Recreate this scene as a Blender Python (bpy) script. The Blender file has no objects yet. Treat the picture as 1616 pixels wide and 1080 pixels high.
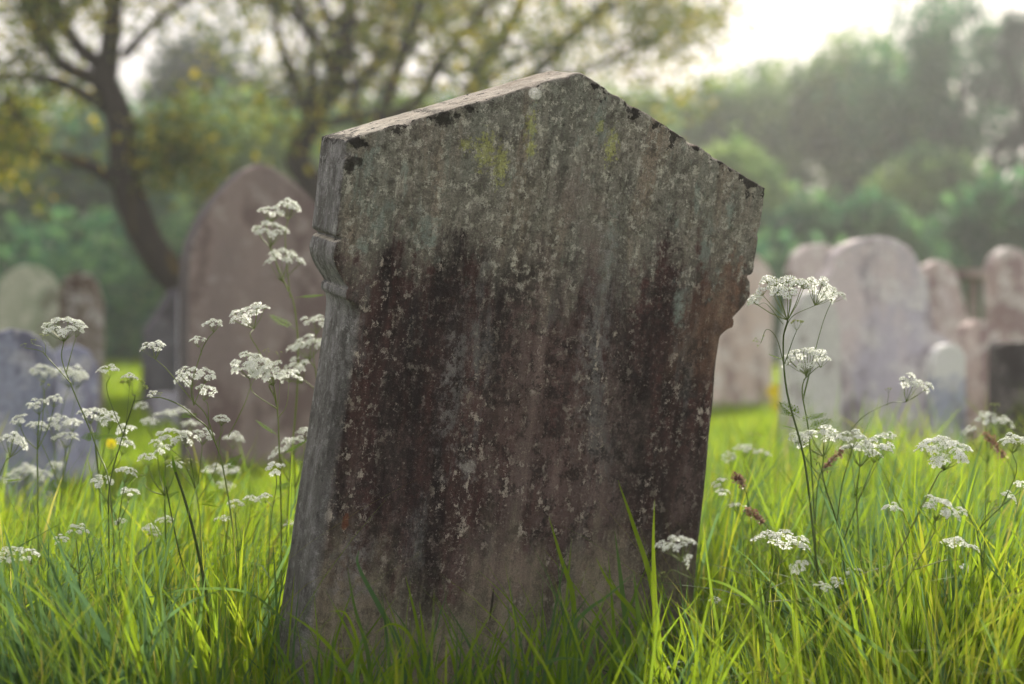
import bpy, math, random
import numpy as np
from mathutils import Vector, Matrix, noise as mnoise

# ------------------------------------------------------------------ camera, sky, sun, exposure
scene = bpy.context.scene
COL = scene.collection
R = math.radians
FP = 1616 * 60 / 36.0            # focal length in photo pixels
CAMH, HOR = 0.8, 500.0
CP = math.atan((540 - HOR) / FP)
cam = bpy.data.objects.new('camera', bpy.data.cameras.new('camera'))
COL.objects.link(cam)
cam.location = (0, 0, CAMH)
cam.rotation_euler = (math.pi / 2 - CP, 0, 0)
cam.data.lens = 60
cam.data.sensor_width = 36
cam.data.clip_start = 0.05
cam.data.clip_end = 1000
cam.data.dof.use_dof = True
cam.data.dof.focus_distance = 3.22
cam.data.dof.aperture_fstop = 2.1
scene.camera = cam

SUN_EL, SUN_AZ = R(27), R(16)    # azimuth measured from +Y towards +X
world = bpy.data.worlds.new('World')
scene.world = world
world.use_nodes = True
wn = world.node_tree
wn.nodes.clear()
sky = wn.nodes.new('ShaderNodeTexSky')
sky.sky_type = 'NISHITA'
sky.sun_disc = False
sky.sun_elevation = SUN_EL
sky.sun_rotation = SUN_AZ
sky.air_density = 0.8
sky.dust_density = 2.0
sky.ozone_density = 1.0
bg = wn.nodes.new('ShaderNodeBackground')
bg.inputs[1].default_value = 0.15
wo = wn.nodes.new('ShaderNodeOutputWorld')
# thin even cloud veil over the clear-sky model
veil = wn.nodes.new('ShaderNodeMix'); veil.data_type = 'RGBA'
veil.inputs[0].default_value = 0.955
veil.inputs[7].default_value = (2.06, 1.90, 1.77, 1)
wn.links.new(sky.outputs[0], veil.inputs[6])
wn.links.new(veil.outputs[2], bg.inputs[0])
wn.links.new(bg.outputs[0], wo.inputs[0])
sl = bpy.data.lights.new('sun', 'SUN')
sl.energy = 2.6
sl.angle = R(5.0)
sl.color = (1.0, 0.90, 0.74)
sun = bpy.data.objects.new('sun', sl)
COL.objects.link(sun)
sd = Vector((math.sin(SUN_AZ) * math.cos(SUN_EL), math.cos(SUN_AZ) * math.cos(SUN_EL), math.sin(SUN_EL)))
sun.rotation_euler = sd.to_track_quat('Z', 'Y').to_euler()
scene.view_settings.view_transform = 'Standard'
scene.view_settings.look = 'None'
scene.view_settings.gamma = 1.0
scene.view_settings.exposure = 1.72
cy = scene.cycles
cy.use_adaptive_sampling = True
cy.adaptive_threshold = 0.03
cy.use_denoising = True
cy.max_bounces = 6
cy.diffuse_bounces = 3
cy.glossy_bounces = 2
cy.transmission_bounces = 4
cy.volume_bounces = 0
cy.transparent_max_bounces = 4
cy.sample_clamp_indirect = 4.0
cy.caustics_reflective = False
cy.caustics_refractive = False

rng = np.random.default_rng(11)
random.seed(5)


def at(px, py, D):
    """world point at depth D (metres along +Y) seen at photo pixel px, py"""
    x = (px - 808) / FP
    z = (540 - py) / FP
    fy = math.cos(CP) + z * math.sin(CP)
    fz = -math.sin(CP) + z * math.cos(CP)
    t = D / fy
    return Vector((x * t, D, CAMH + fz * t))


# ------------------------------------------------------------------ helpers
def tag(o, label=None, cat=None, group=None, kind=None):
    if label: o['label'] = label
    if cat: o['category'] = cat
    if group: o['group'] = group
    if kind: o['kind'] = kind
    return o


def empty(name, loc):
    o = bpy.data.objects.new(name, None)
    o.empty_display_size = 0.1
    o.location = loc
    COL.objects.link(o)
    return o


def link(name, me, parent=None, loc=(0, 0, 0)):
    o = bpy.data.objects.new(name, me)
    o.location = loc
    if parent: o.parent = parent
    COL.objects.link(o)
    return o


def mesh_np(name, verts, quads, mat, rnd=None, smooth=True, mats=None, midx=None):
    verts = np.asarray(verts, dtype=np.float32)
    quads = np.asarray(quads, dtype=np.int32)
    k = quads.shape[1]
    me = bpy.data.meshes.new(name)
    me.vertices.add(len(verts))
    me.vertices.foreach_set('co', verts.ravel())
    me.loops.add(quads.size)
    me.loops.foreach_set('vertex_index', quads.ravel())
    me.polygons.add(len(quads))
    me.polygons.foreach_set('loop_start', np.arange(0, quads.size, k, dtype=np.int32))
    me.polygons.foreach_set('use_smooth', np.full(len(quads), smooth))
    if mats:
        for m in mats: me.materials.append(m)
        me.polygons.foreach_set('material_index', np.asarray(midx, dtype=np.int32))
    elif mat: me.materials.append(mat)
    if rnd is not None:
        a = me.attributes.new('rnd', 'FLOAT', 'POINT')
        a.data.foreach_set('value', np.asarray(rnd, dtype=np.float32))
    me.update(calc_edges=True)
    me.validate()
    return me


class MB:
    """collects quads"""
    def __init__(s): s.v = []; s.f = []; s.r = []; s.m = []

    def tube(s, pts, radii, n=6, rnd=0.5, mi=0, cap=True):
        pts = [Vector(p) for p in pts]
        base = len(s.v)
        up = Vector((0.31, 0.17, 0.93))
        prev = None
        for i, p in enumerate(pts):
            d = (pts[min(i + 1, len(pts) - 1)] - pts[max(i - 1, 0)])
            if d.length < 1e-9: d = Vector((0, 0, 1))
            d.normalize()
            if prev is None:
                a = d.cross(Vector((1, 0.1, 0)) if abs(d.x) < .9 else Vector((0, 1, 0))).normalized()
            else:
                a = (prev - d * prev.dot(d)).normalized()
            prev = a
            b = d.cross(a)
            for k in range(n):
                t = 2 * math.pi * k / n
                s.v.append(p + (a * math.cos(t) + b * math.sin(t)) * radii[i]); s.r.append(rnd)
        for i in range(len(pts) - 1):
            for k in range(n):
                k2 = (k + 1) % n
                s.f.append((base + i * n + k, base + i * n + k2, base + (i + 1) * n + k2, base + (i + 1) * n + k)); s.m.append(mi)

    def quad(s, a, b, c, d, rnd=0.5, mi=0):
        n = len(s.v)
        s.v += [a, b, c, d]; s.r += [rnd] * 4
        s.f.append((n, n + 1, n + 2, n + 3)); s.m.append(mi)

    def mesh(s, name, mats, smooth=True):
        return mesh_np(name, [tuple(p) for p in s.v], s.f, None, s.r, smooth, mats, s.m)


def smooth_path(pts, sub=4):
    pts = [Vector(p) for p in pts]
    if len(pts) < 3:
        return [pts[0].lerp(pts[-1], i / sub) for i in range(sub + 1)]
    out = []
    P = [pts[0] * 2 - pts[1]] + pts + [pts[-1] * 2 - pts[-2]]
    for i in range(1, len(P) - 2):
        for k in range(sub):
            t = k / sub
            a, b, c, d = P[i - 1], P[i], P[i + 1], P[i + 2]
            out.append(0.5 * ((2 * b) + (c - a) * t + (2 * a - 5 * b + 4 * c - d) * t * t + (3 * b - a - 3 * c + d) * t ** 3))
    out.append(pts[-1])
    return out


# ------------------------------------------------------------------ node helper
class NT:
    def __init__(s, name):
        s.m = bpy.data.materials.new(name)
        s.m.use_nodes = True
        s.t = s.m.node_tree
        s.t.nodes.clear()
        s.out = s.t.nodes.new('ShaderNodeOutputMaterial')

    def n(s, typ, **kw):
        x = s.t.nodes.new(typ)
        for k, v in kw.items(): setattr(x, k, v)
        return x

    def set(s, sock, v):
        if isinstance(v, bpy.types.NodeSocket): s.t.links.new(v, sock)
        elif v is not None:
            if isinstance(v, tuple) and len(v) == 3 and sock.type == 'RGBA': v = v + (1,)
            sock.default_value = v

    def math(s, op, a, b=None, c=None, clamp=False):
        x = s.n('ShaderNodeMath', operation=op, use_clamp=clamp)
        s.set(x.inputs[0], a)
        if b is not None: s.set(x.inputs[1], b)
        if c is not None: s.set(x.inputs[2], c)
        return x.outputs[0]

    def mul(s, a, b): return s.math('MULTIPLY', a, b)
    def add(s, a, b): return s.math('ADD', a, b)
    def sub(s, a, b): return s.math('SUBTRACT', a, b)

    def step(s, v, a, b, lo=0.0, hi=1.0):
        x = s.n('ShaderNodeMapRange', interpolation_type='SMOOTHSTEP')
        s.set(x.inputs[0], v)
        for i, q in enumerate((a, b, lo, hi)): s.set(x.inputs[i + 1], q)
        return x.outputs[0]

    def mix(s, f, a, b, blend='MIX'):
        x = s.n('ShaderNodeMix', data_type='RGBA', blend_type=blend)
        s.set(x.inputs[0], f); s.set(x.inputs[6], a); s.set(x.inputs[7], b)
        return x.outputs[2]

    def coord(s, out='Object', scale=(1, 1, 1), loc=(0, 0, 0)):
        tc = s.n('ShaderNodeTexCoord')
        mp = s.n('ShaderNodeMapping')
        mp.inputs['Scale'].default_value = scale
        mp.inputs['Location'].default_value = loc
        s.t.links.new(tc.outputs[out], mp.inputs[0])
        return mp.outputs[0]

    def noise(s, scale, detail=4, rough=0.55, vec=None, stretch=(1, 1, 1), loc=(0, 0, 0), dist=0.0):
        x = s.n('ShaderNodeTexNoise')
        x.inputs['Scale'].default_value = scale
        x.inputs['Detail'].default_value = detail
        x.inputs['Roughness'].default_value = rough
        x.inputs['Distortion'].default_value = dist
        s.t.links.new(vec or s.coord('Object', stretch, loc), x.inputs['Vector'])
        return x.outputs['Fac']

    def vor(s, scale, stretch=(1, 1, 1), loc=(0, 0, 0), out='Distance'):
        x = s.n('ShaderNodeTexVoronoi')
        x.inputs['Scale'].default_value = scale
        s.t.links.new(s.coord('Object', stretch, loc), x.inputs['Vector'])
        return x.outputs[out]

    def xyz(s, out='Object'):
        tc = s.n('ShaderNodeTexCoord')
        sp = s.n('ShaderNodeSeparateXYZ')
        s.t.links.new(tc.outputs[out], sp.inputs[0])
        return sp.outputs

    def attr(s, name='rnd'):
        a = s.n('ShaderNodeAttribute', attribute_name=name)
        return a.outputs['Fac']

    def ramp(s, f, stops, interp='LINEAR'):
        x = s.n('ShaderNodeValToRGB')
        x.color_ramp.interpolation = interp
        e = x.color_ramp.elements
        while len(e) < len(stops): e.new(0.5)
        for i, (p, c) in enumerate(stops):
            e[i].position = p; e[i].color = tuple(c) + (1,)
        s.set(x.inputs[0], f)
        return x.outputs[0]

    def bump(s, h, strength, dist, nrm=None):
        b = s.n('ShaderNodeBump')
        b.inputs['Strength'].default_value = strength
        b.inputs['Distance'].default_value = dist
        s.set(b.inputs['Height'], h)
        if nrm: s.t.links.new(nrm, b.inputs['Normal'])
        return b.outputs[0]

    def pbr(s, col, rough=0.8, spec=0.3, nrm=None):
        p = s.n('ShaderNodeBsdfPrincipled')
        s.set(p.inputs['Base Color'], col)
        s.set(p.inputs['Roughness'], rough)
        p.inputs['Specular IOR Level'].default_value = spec
        if nrm: s.t.links.new(nrm, p.inputs['Normal'])
        return p.outputs[0]

    def finish(s, sh):
        s.t.links.new(sh, s.out.inputs['Surface'])
        return s.m


def leaf_mat(name, stops, tstops, tr=0.5, rough=0.5, spec=0.35):
    N = NT(name)
    a = N.attr()
    c = N.ramp(a, stops)
    t = N.ramp(a, tstops)
    p = N.pbr(c, rough, spec)
    tl = N.n('ShaderNodeBsdfTranslucent')
    N.set(tl.inputs[0], t)
    mx = N.n('ShaderNodeMixShader')
    mx.inputs[0].default_value = tr
    N.t.links.new(p, mx.inputs[1]); N.t.links.new(tl.outputs[0], mx.inputs[2])
    return N.finish(mx.outputs[0])


# ------------------------------------------------------------------ materials
M = {}
M['grass'] = leaf_mat('grass_blade',
    [(0, (.055, .11, .045)), (.18, (.05, .12, .03)), (.5, (.085, .17, .015)), (.85, (.12, .20, .015)), (.96, (.15, .20, .03)), (1, (.30, .26, .12))],
    [(0, (.12, .23, .10)), (.18, (.17, .28, .05)), (.5, (.29, .43, .025)), (.85, (.38, .49, .03)), (.96, (.44, .47, .04)), (1, (.45, .38, .16))], 0.58, 0.72, 0.18)
M['stem'] = leaf_mat('parsley_stem', [(0, (.05, .075, .02)), (.5, (.12, .18, .04)), (1, (.22, .26, .08))],
    [(0, (.05, .09, .02)), (.5, (.2, .3, .05)), (1, (.3, .38, .09))], 0.3)
M['petal'] = leaf_mat('white_petal', [(0, (.76, .80, .62)), (.3, (.88, .90, .89)), (1, (.91, .93, .95))],
    [(0, (.7, .78, .56)), (.3, (.86, .90, .88)), (1, (.90, .93, .94))], 0.5, 0.7, 0.1)
M['bud'] = leaf_mat('green_bud', [(0, (.25, .32, .06)), (1, (.55, .6, .28))], [(0, (.3, .4, .06)), (1, (.5, .55, .2))], 0.4)
M['fern'] = leaf_mat('parsley_leaf', [(0, (.07, .15, .02)), (1, (.13, .22, .03))], [(0, (.25, .42, .03)), (1, (.4, .55, .04))], 0.5, 0.8, 0.12)
M['olive'] = leaf_mat('young_olive_leaf', [(0, (.05, .09, .03)), (.6, (.13, .17, .03)), (1, (.34, .30, .03))],
    [(0, (.11, .18, .04)), (.6, (.28, .34, .04)), (1, (.6, .5, .03))], 0.45, 0.6, 0.2)
M['green'] = leaf_mat('green_leaf', [(0, (.03, .08, .045)), (.5, (.055, .14, .06)), (1, (.10, .21, .07))],
    [(0, (.04, .17, .09)), (.5, (.09, .28, .12)), (1, (.17, .38, .12))], 0.4, 0.7, 0.2)
M['light_green'] = leaf_mat('light_green_leaf', [(0, (.07, .14, .06)), (.5, (.14, .23, .08)), (1, (.22, .31, .10))],
    [(0, (.10, .22, .09)), (.5, (.22, .38, .12)), (1, (.34, .48, .15))], 0.45, 0.7, 0.2)
M['dark_green'] = leaf_mat('blue_green_leaf', [(0, (.02, .045, .035)), (1, (.05, .085, .06))],
    [(0, (.03, .07, .05)), (1, (.07, .13, .08))], 0.35, 0.7, 0.2)
M['brown_seed'] = leaf_mat('brown_seed', [(0, (.20, .11, .08)), (1, (.38, .24, .19))], [(0, (.25, .14, .09)), (1, (.42, .27, .2))], 0.35)
M['yellow'] = leaf_mat('yellow_petal', [(0, (.65, .55, .03)), (1, (.8, .7, .05))], [(0, (.7, .6, .03)), (1, (.8, .7, .05))], 0.4)


def bark(name, c1, c2, moss):
    N = NT(name)
    n1 = N.noise(3.0, 5, .6, stretch=(1, 1, .35))
    n2 = N.noise(14, 4, .6, stretch=(1, 1, .25))
    c = N.mix(n2, c1, c2)
    c = N.mix(N.step(n1, .57, .68), c, moss)
    return N.finish(N.pbr(c, .9, .15, N.bump(n2, .8, .03)))


M['bark'] = bark('dark_bark', (.018, .016, .014), (.06, .052, .045), (.13, .095, .02))
M['bark_grey'] = bark('grey_bark', (.03, .03, .028), (.08, .075, .07), (.06, .065, .03))


GM = 1.75


def grave_mat(name, base, second, lich, seed=0.0, amount=.5, rough=.85, dark_left=False):
    N = NT(name)
    n1 = N.noise(3.0, 5, .6, loc=(seed, seed, 0), stretch=(1, 1, .4))
    n2 = N.noise(9.0, 5, .65, loc=(seed * 2, 3, seed))
    n3 = N.noise(45.0, 3, .6, loc=(seed, 0, 1))
    base = tuple(min(.72, q * GM) for q in base); second = tuple(min(.75, q * GM) for q in second); lich = tuple(min(.8, q * GM) for q in lich)
    n4 = N.noise(4.5, 6, .65, loc=(seed, 7, seed * 3), stretch=(1, 1, .45))
    n5 = N.noise(7.0, 6, .68, loc=(seed + 4, 2, 1))
    c = N.mix(N.step(n1, .42, .58), base, second)
    c = N.mix(N.step(n4, .50, .57, 0, .85), c, tuple(q * w for q, w in zip(base, (.5, .44, .46))))
    c = N.mix(N.step(n5, .54 - .06 * amount, .62 - .06 * amount, 0, .6), c, tuple(min(.8, q * 1.35) for q in lich))
    c = N.mix(N.step(n2, .68 - .22 * amount, .74 - .22 * amount), c, lich)
    if dark_left: c = N.mix(N.step(N.xyz('Normal')[0], -.4, -.7, 0, .85), c, (.07, .07, .085))  # darkens only the faces turned to the slab's left
    c = N.mix(N.step(n3, .35, .7, 0, .5), c, tuple(q * .55 for q in base))
    return N.finish(N.pbr(c, rough, .25, N.bump(n2, .5, .01)))


# ------------------------------------------------------------------ ground
def ground():
    N = NT('turf_soil')
    n1 = N.noise(1.3, 6, .6)
    n2 = N.noise(30, 4, .6)
    c = N.mix(N.step(n1, .35, .65), (.06, .09, .015), (.085, .13, .02))
    c = N.mix(N.step(n2, .4, .7, 0, .6), c, (.035, .045, .012))
    m = N.finish(N.pbr(c, .95, .1, N.bump(n2, 1.0, .05)))
    n = 60
    g = np.linspace(-1, 1, n)
    g = np.sign(g) * np.abs(g) ** 2 * 150
    X, Y = np.meshgrid(g, g)
    Y = Y + 20
    Z = np.zeros_like(X)
    v = np.stack([X, Y, Z], -1).reshape(-1, 3)
    idx = np.arange(n * n).reshape(n, n)
    q = np.stack([idx[:-1, :-1], idx[:-1, 1:], idx[1:, 1:], idx[1:, :-1]], -1).reshape(-1, 4)
    tag(link('ground', mesh_np('ground', v, q, m)), kind='structure')


ground()

# ------------------------------------------------------------------ the leaning headstone
YAW, PIT, ROL = R(25.6), R(8.2), R(3.8)
SM = Matrix.Translation((.110, 3.3, 1.091)) @ Matrix.Rotation(YAW, 4, 'Z') @ Matrix.Rotation(PIT, 4, 'X') @ Matrix.Rotation(ROL, 4, 'Y')
SMI = SM.inverted()
STW, STA, STT = .459, .181, .137       # half width, gable height, thickness


def on_stone(px, py):
    """local x, z on the headstone's front plane under a photo pixel"""
    p = at(px, py, 3.0)
    o = SMI @ Vector((0, 0, CAMH)); q = SMI @ p
    d = q - o
    t = -o.y / d.y
    h = o + d * t
    return h.x, h.z


def headstone_material():
    N = NT('weathered_sandstone')
    x, y, z = N.xyz()
    nx, ny, nz = N.xyz('Normal')
    streak = N.noise(9, 5, .62, stretch=(1, 1, .16), dist=.6)
    streak2 = N.noise(22, 4, .6, stretch=(1, 1, .14), loc=(3, 1, 7))
    blotch = N.noise(7, 6, .62, loc=(1, 5, 2), stretch=(1, 1, .6))
    big = N.noise(2.6, 4, .55, loc=(4, 1, 0.7), stretch=(1, 1, .5))
    mid = N.noise(26, 5, .65, loc=(2, 0, 3), stretch=(1, 1, .7))
    fine = N.noise(110, 4, .7)
    grain = N.noise(420, 2, .7)
    gA = N.noise(30, 8, .80, loc=(2, 4, 1), stretch=(1, 1, .8))
    gB = N.noise(48, 7, .80, loc=(8, 1, 5), stretch=(1, 1, .85))
    gC = N.noise(17, 8, .78, loc=(5, 5, 2), stretch=(1, 1, .45))
    gD = N.noise(70, 6, .80, loc=(3, 9, 9))
    # upper lichen-grey stone
    top = N.mix(N.step(blotch, .38, .62), (.265, .248, .218), (.222, .228, .202))
    top = N.mix(N.step(streak, .5, .68, 0, .75), top, (.30, .24, .195))
    top = N.mix(N.step(gC, .50, .60, 0, .45), top, (.12, .108, .095))
    top = N.mix(N.step(gA, .51, .57, 0, .62), top, (.085, .077, .07))
    top = N.mix(N.step(N.noise(95, 6, .75, loc=(6, 2, 2)), .52, .57, 0, .5), top, (.09, .082, .076))
    top = N.mix(N.step(gB, .535, .57, 0, .85), top, (.47, .455, .41))
    top = N.mix(N.step(gD, .55, .60, 0, .5), top, (.07, .065, .06))
    top = N.mix(N.step(N.noise(13, 7, .75, loc=(9, 9, 1), stretch=(1, 1, .4)), .555, .62, 0, .55), top, (.25, .30, .28))
    # dark, rain washed middle
    dark = N.mix(N.step(streak2, .38, .62), (.024, .018, .020), (.078, .041, .041))
    dark = N.mix(N.step(gC, .48, .58, 0, .6), dark, (.078, .050, .049))
    dark = N.mix(N.step(streak, .50, .64, 0, .8), dark, (.16, .122, .118))
    dark = N.mix(N.step(N.noise(11, 7, .72, loc=(0, 2, 6), stretch=(1, 1, .22)), .54, .64, 0, .75), dark, (.15, .155, .16))
    dark = N.mix(N.step(gA, .51, .57, 0, .7), dark, (.022, .018, .019))
    dark = N.mix(N.step(gD, .545, .59, 0, .6), dark, (.20, .17, .16))
    # small pale lichen flecks
    fl = N.noise(50, 8, .74, loc=(7, 3, 3), stretch=(1, 1, .7))
    flreg = N.step(N.noise(7, 4, .6, loc=(5, 5, 5), stretch=(1, 1, .35)), .40, .52)
    flm = N.mul(N.step(fl, .56, .585), flreg)
    dark = N.mix(N.mul(flm, .95), dark, (.44, .39, .35))
    fl2 = N.noise(30, 6, .7, loc=(1, 8, 3))
    dark = N.mix(N.mul(N.step(fl2, .60, .62), N.mul(flreg, .8)), dark, (.27, .235, .205))
    fl3 = N.noise(120, 3, .6, loc=(4, 4, 4))
    dark = N.mix(N.mul(N.step(fl3, .63, .66), .75), dark, (.30, .265, .235))
    # lower part
    low = N.mix(N.step(blotch, .4, .6), (.26, .225, .18), (.215, .21, .16))
    low = N.mix(N.step(gA, .51, .57, 0, .65), low, (.085, .072, .06))
    low = N.mix(N.step(gB, .555, .60, 0, .5), low, (.29, .26, .20))
    wob = N.mul(N.sub(big, .5), .55)
    wob2 = N.mul(N.sub(streak, .5), .75)
    hf = N.add(N.mul(N.sub(gC, .5), .55), N.mul(N.sub(gA, .5), .5))
    zt = N.add(N.add(N.add(z, wob2), N.mul(wob, .6)), hf)
    tm = N.step(zt, -.25, -.09)
    col = N.mix(tm, dark, top)
    zl = N.add(N.add(z, N.mul(N.sub(blotch, .5), .6)), N.add(N.mul(hf, -.8), N.mul(wob2, -.5)))
    col = N.mix(N.step(zl, -.93, -.70, .9, 0), col, low)
    # reddish right shoulder under the block
    rx = N.mul(N.step(N.add(x, N.mul(N.sub(blotch, .5), .3)), .27, .38), N.mul(N.step(N.add(z, hf), -.13, -.22), N.step(z, -.46, -.33)))
    red = N.mix(N.step(mid, .45, .62), (.22, .135, .10), (.10, .066, .054))
    col = N.mix(N.mul(rx, .65), col, red)
    # darker right flank lower down
    fk = N.mul(N.step(N.add(x, N.mul(N.sub(streak, .5), .4)), .22, .33), N.step(z, -.5, -.6))
    col = N.mix(N.mul(fk, .5), col, (.036, .028, .028))

    def blob(px, py, rxp, rzp, wobble=.6, sc=40, seed=0, soft=0):
        cx, cz = on_stone(px, py)
        k = 3.3 / FP
        dx = N.math('DIVIDE', N.sub(x, cx), rxp * k * 1.1)
        dz = N.math('DIVIDE', N.sub(z, cz), rzp * k)
        d = N.math('SQRT', N.add(N.mul(dx, dx), N.mul(dz, dz)))
        d = N.add(d, N.mul(N.sub(N.noise(sc, 4, .7, loc=(seed, 2, 1)), .5), wobble * 2))
        return N.step(d, .75 - soft, 1.05 + soft, 1, 0)
    yl = (.46, .48, .13)
    for i, (a, b, c_, d_) in enumerate([(766, 238, 12, 20), (790, 262, 9, 22), (838, 200, 7, 16), (838, 236, 6, 10), (965, 232, 8, 20), (948, 200, 5, 8), (735, 228, 8, 8)]):
        col = N.mix(N.mul(blob(a, b, c_ * 1.1, d_ * 1.2, 3.0, 110, i, .3), .5), col, yl)
    bl = (.26, .32, .30)
    for i, (a, b, c_, d_) in enumerate([(672, 370, 16, 26), (575, 388, 9, 14), (1116, 385, 10, 40), (1072, 480, 12, 34), (1155, 330, 8, 30), (960, 400, 10, 60)]):
        col = N.mix(N.mul(N.mul(blob(a, b, c_, d_, 2.2, 50, i + 9, .35), N.step(gA, .58, .48)), .6), col, bl)
    tn = (.185, .135, .13)
    for i, (a, b, c_, d_) in enumerate([(935, 400, 26, 60), (905, 310, 30, 40), (840, 600, 75, 170), (900, 780, 60, 120), (770, 900, 80, 60), (1080, 780, 20, 70)]):
        col = N.mix(N.mul(N.mul(blob(a, b, c_, d_, 1.8, 16, i + 20, .6), N.step(gA, .60, .48)), .5), col, tn)
    for i, (a, b, c_, d_) in enumerate([(715, 600, 20, 110), (738, 740, 14, 20), (945, 520, 26, 150), (560, 900, 30, 70)]):
        col = N.mix(N.mul(N.mul(blob(a, b, c_, d_, 2.0, 30, i + 60, .5), N.step(gB, .44, .56)), .7), col, (.21, .20, .205))
    for i, (a, b, c_, d_) in enumerate([(640, 700, 55, 190), (1010, 600, 45, 200), (700, 480, 60, 70), (820, 440, 60, 60), (1085, 620, 18, 120), (880, 640, 22, 120), (790, 560, 22, 110)]):
        col = N.mix(N.mul(N.mul(blob(a, b, c_, d_, 2.0, 20, i + 70, .6), N.step(N.add(gB, N.mul(flm, -.3)), .56, .46)), .75), col, (.026, .021, .023))
    col = N.mix(N.mul(blob(545, 825, 6, 14, .8, 60, 3), .7), col, (.16, .055, .03))
    col = N.mix(N.mul(blob(738, 738, 12, 10, 1.8, 90, 5), .6), col, (.32, .30, .29))
    col = N.mix(N.mul(blob(776, 955, 2.0, 30, .35, 25, 6), .9), col, (.02, .018, .016))
    col = N.mix(N.mul(blob(465, 1066, 13, 15, .5, 25, 8), .5), col, (.30, .27, .23))
    # left reveal: greyer, streaky
    side = N.mix(N.step(N.noise(16, 6, .7, loc=(1, 6, 2), stretch=(1, 1, .45)), .42, .60), (.15, .148, .15), (.27, .265, .28))
    side = N.mix(N.step(gC, .50, .58, 0, .7), side, (.085, .08, .08))
    side = N.mix(N.step(gB, .55, .60, 0, .6), side, (.42, .42, .43))
    side = N.mix(N.step(gA, .53, .58, 0, .6), side, (.06, .055, .055))
    side = N.mix(N.step(z, -.25, -.6, 0, .35), side, (.08, .075, .075))
    col = N.mix(N.step(nx, -.45, -.75), col, side)
    # dark lichen crust along the top edges
    roof = N.sub(STA, N.mul(N.math('ABSOLUTE', x), STA / STW))
    de = N.sub(roof, z)
    crn = N.noise(30, 4, .6, loc=(6, 1, 4))
    th = N.step(x, -.1, .15, .60, .50)
    crust = N.mul(N.math('GREATER_THAN', N.sub(crn, N.mul(de, 3.2)), th), N.step(ny, -.3, -.6))
    col = N.mix(N.mul(crust, .9), col, (.022, .019, .019))
    # weathered coping
    cop = N.mix(N.step(blotch, .4, .62), (.27, .235, .20), (.34, .31, .28))
    cop = N.mix(N.step(mid, .5, .64, 0, .6), cop, (.17, .145, .125))
    cop = N.mix(N.step(x, -.2, -.42, 0, .6), cop, (.48, .46, .41))
    cop = N.mix(N.math('GREATER_THAN', N.noise(42, 4, .6, loc=(2, 2, 9)), N.step(x, -.4, 0, .59, .66)), cop, (.028, .025, .025))
    col = N.mix(N.step(nz, .45, .75), col, cop)
    col = N.mix(blob(562, 225, 16, 10, 1.6, 60, 31), col, (.03, .028, .027))
    for i, (a, b, c_, d_) in enumerate([(700, 187, 15, 13), (722, 183, 6, 5), (741, 172, 8, 7), (627, 206, 7, 7), (563, 254, 10, 9), (551, 262, 8, 12)]):
        col = N.mix(N.mul(blob(a, b, c_, d_, 1.5, 130, i + 40, .1), .88), col, (.03, .027, .026))
    col = N.mix(blob(845, 148, 10.5, 10.5, .22, 60, 2), col, (.66, .66, .62))
    # grain over everything
    g = N.mul(N.step(grain, .3, .7, .90, 1.62), N.step(N.noise(42, 4, .65, loc=(3, 3, 3), stretch=(1, 1, .07)), .36, .64, .82, 1.18))
    gc = N.n('ShaderNodeCombineColor')
    for i in range(3): N.set(gc.inputs[i], g)
    col = N.mix(1.0, col, gc.outputs[0], 'MULTIPLY')
    h = N.add(N.mul(gA, 1.3), N.add(N.mul(gD, .8), N.mul(grain, .2)))
    h = N.add(h, N.mul(flm, .5))
    nrm = N.bump(h, .9, .008)
    return N.finish(N.pbr(col, .88, .25, nrm))


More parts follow.
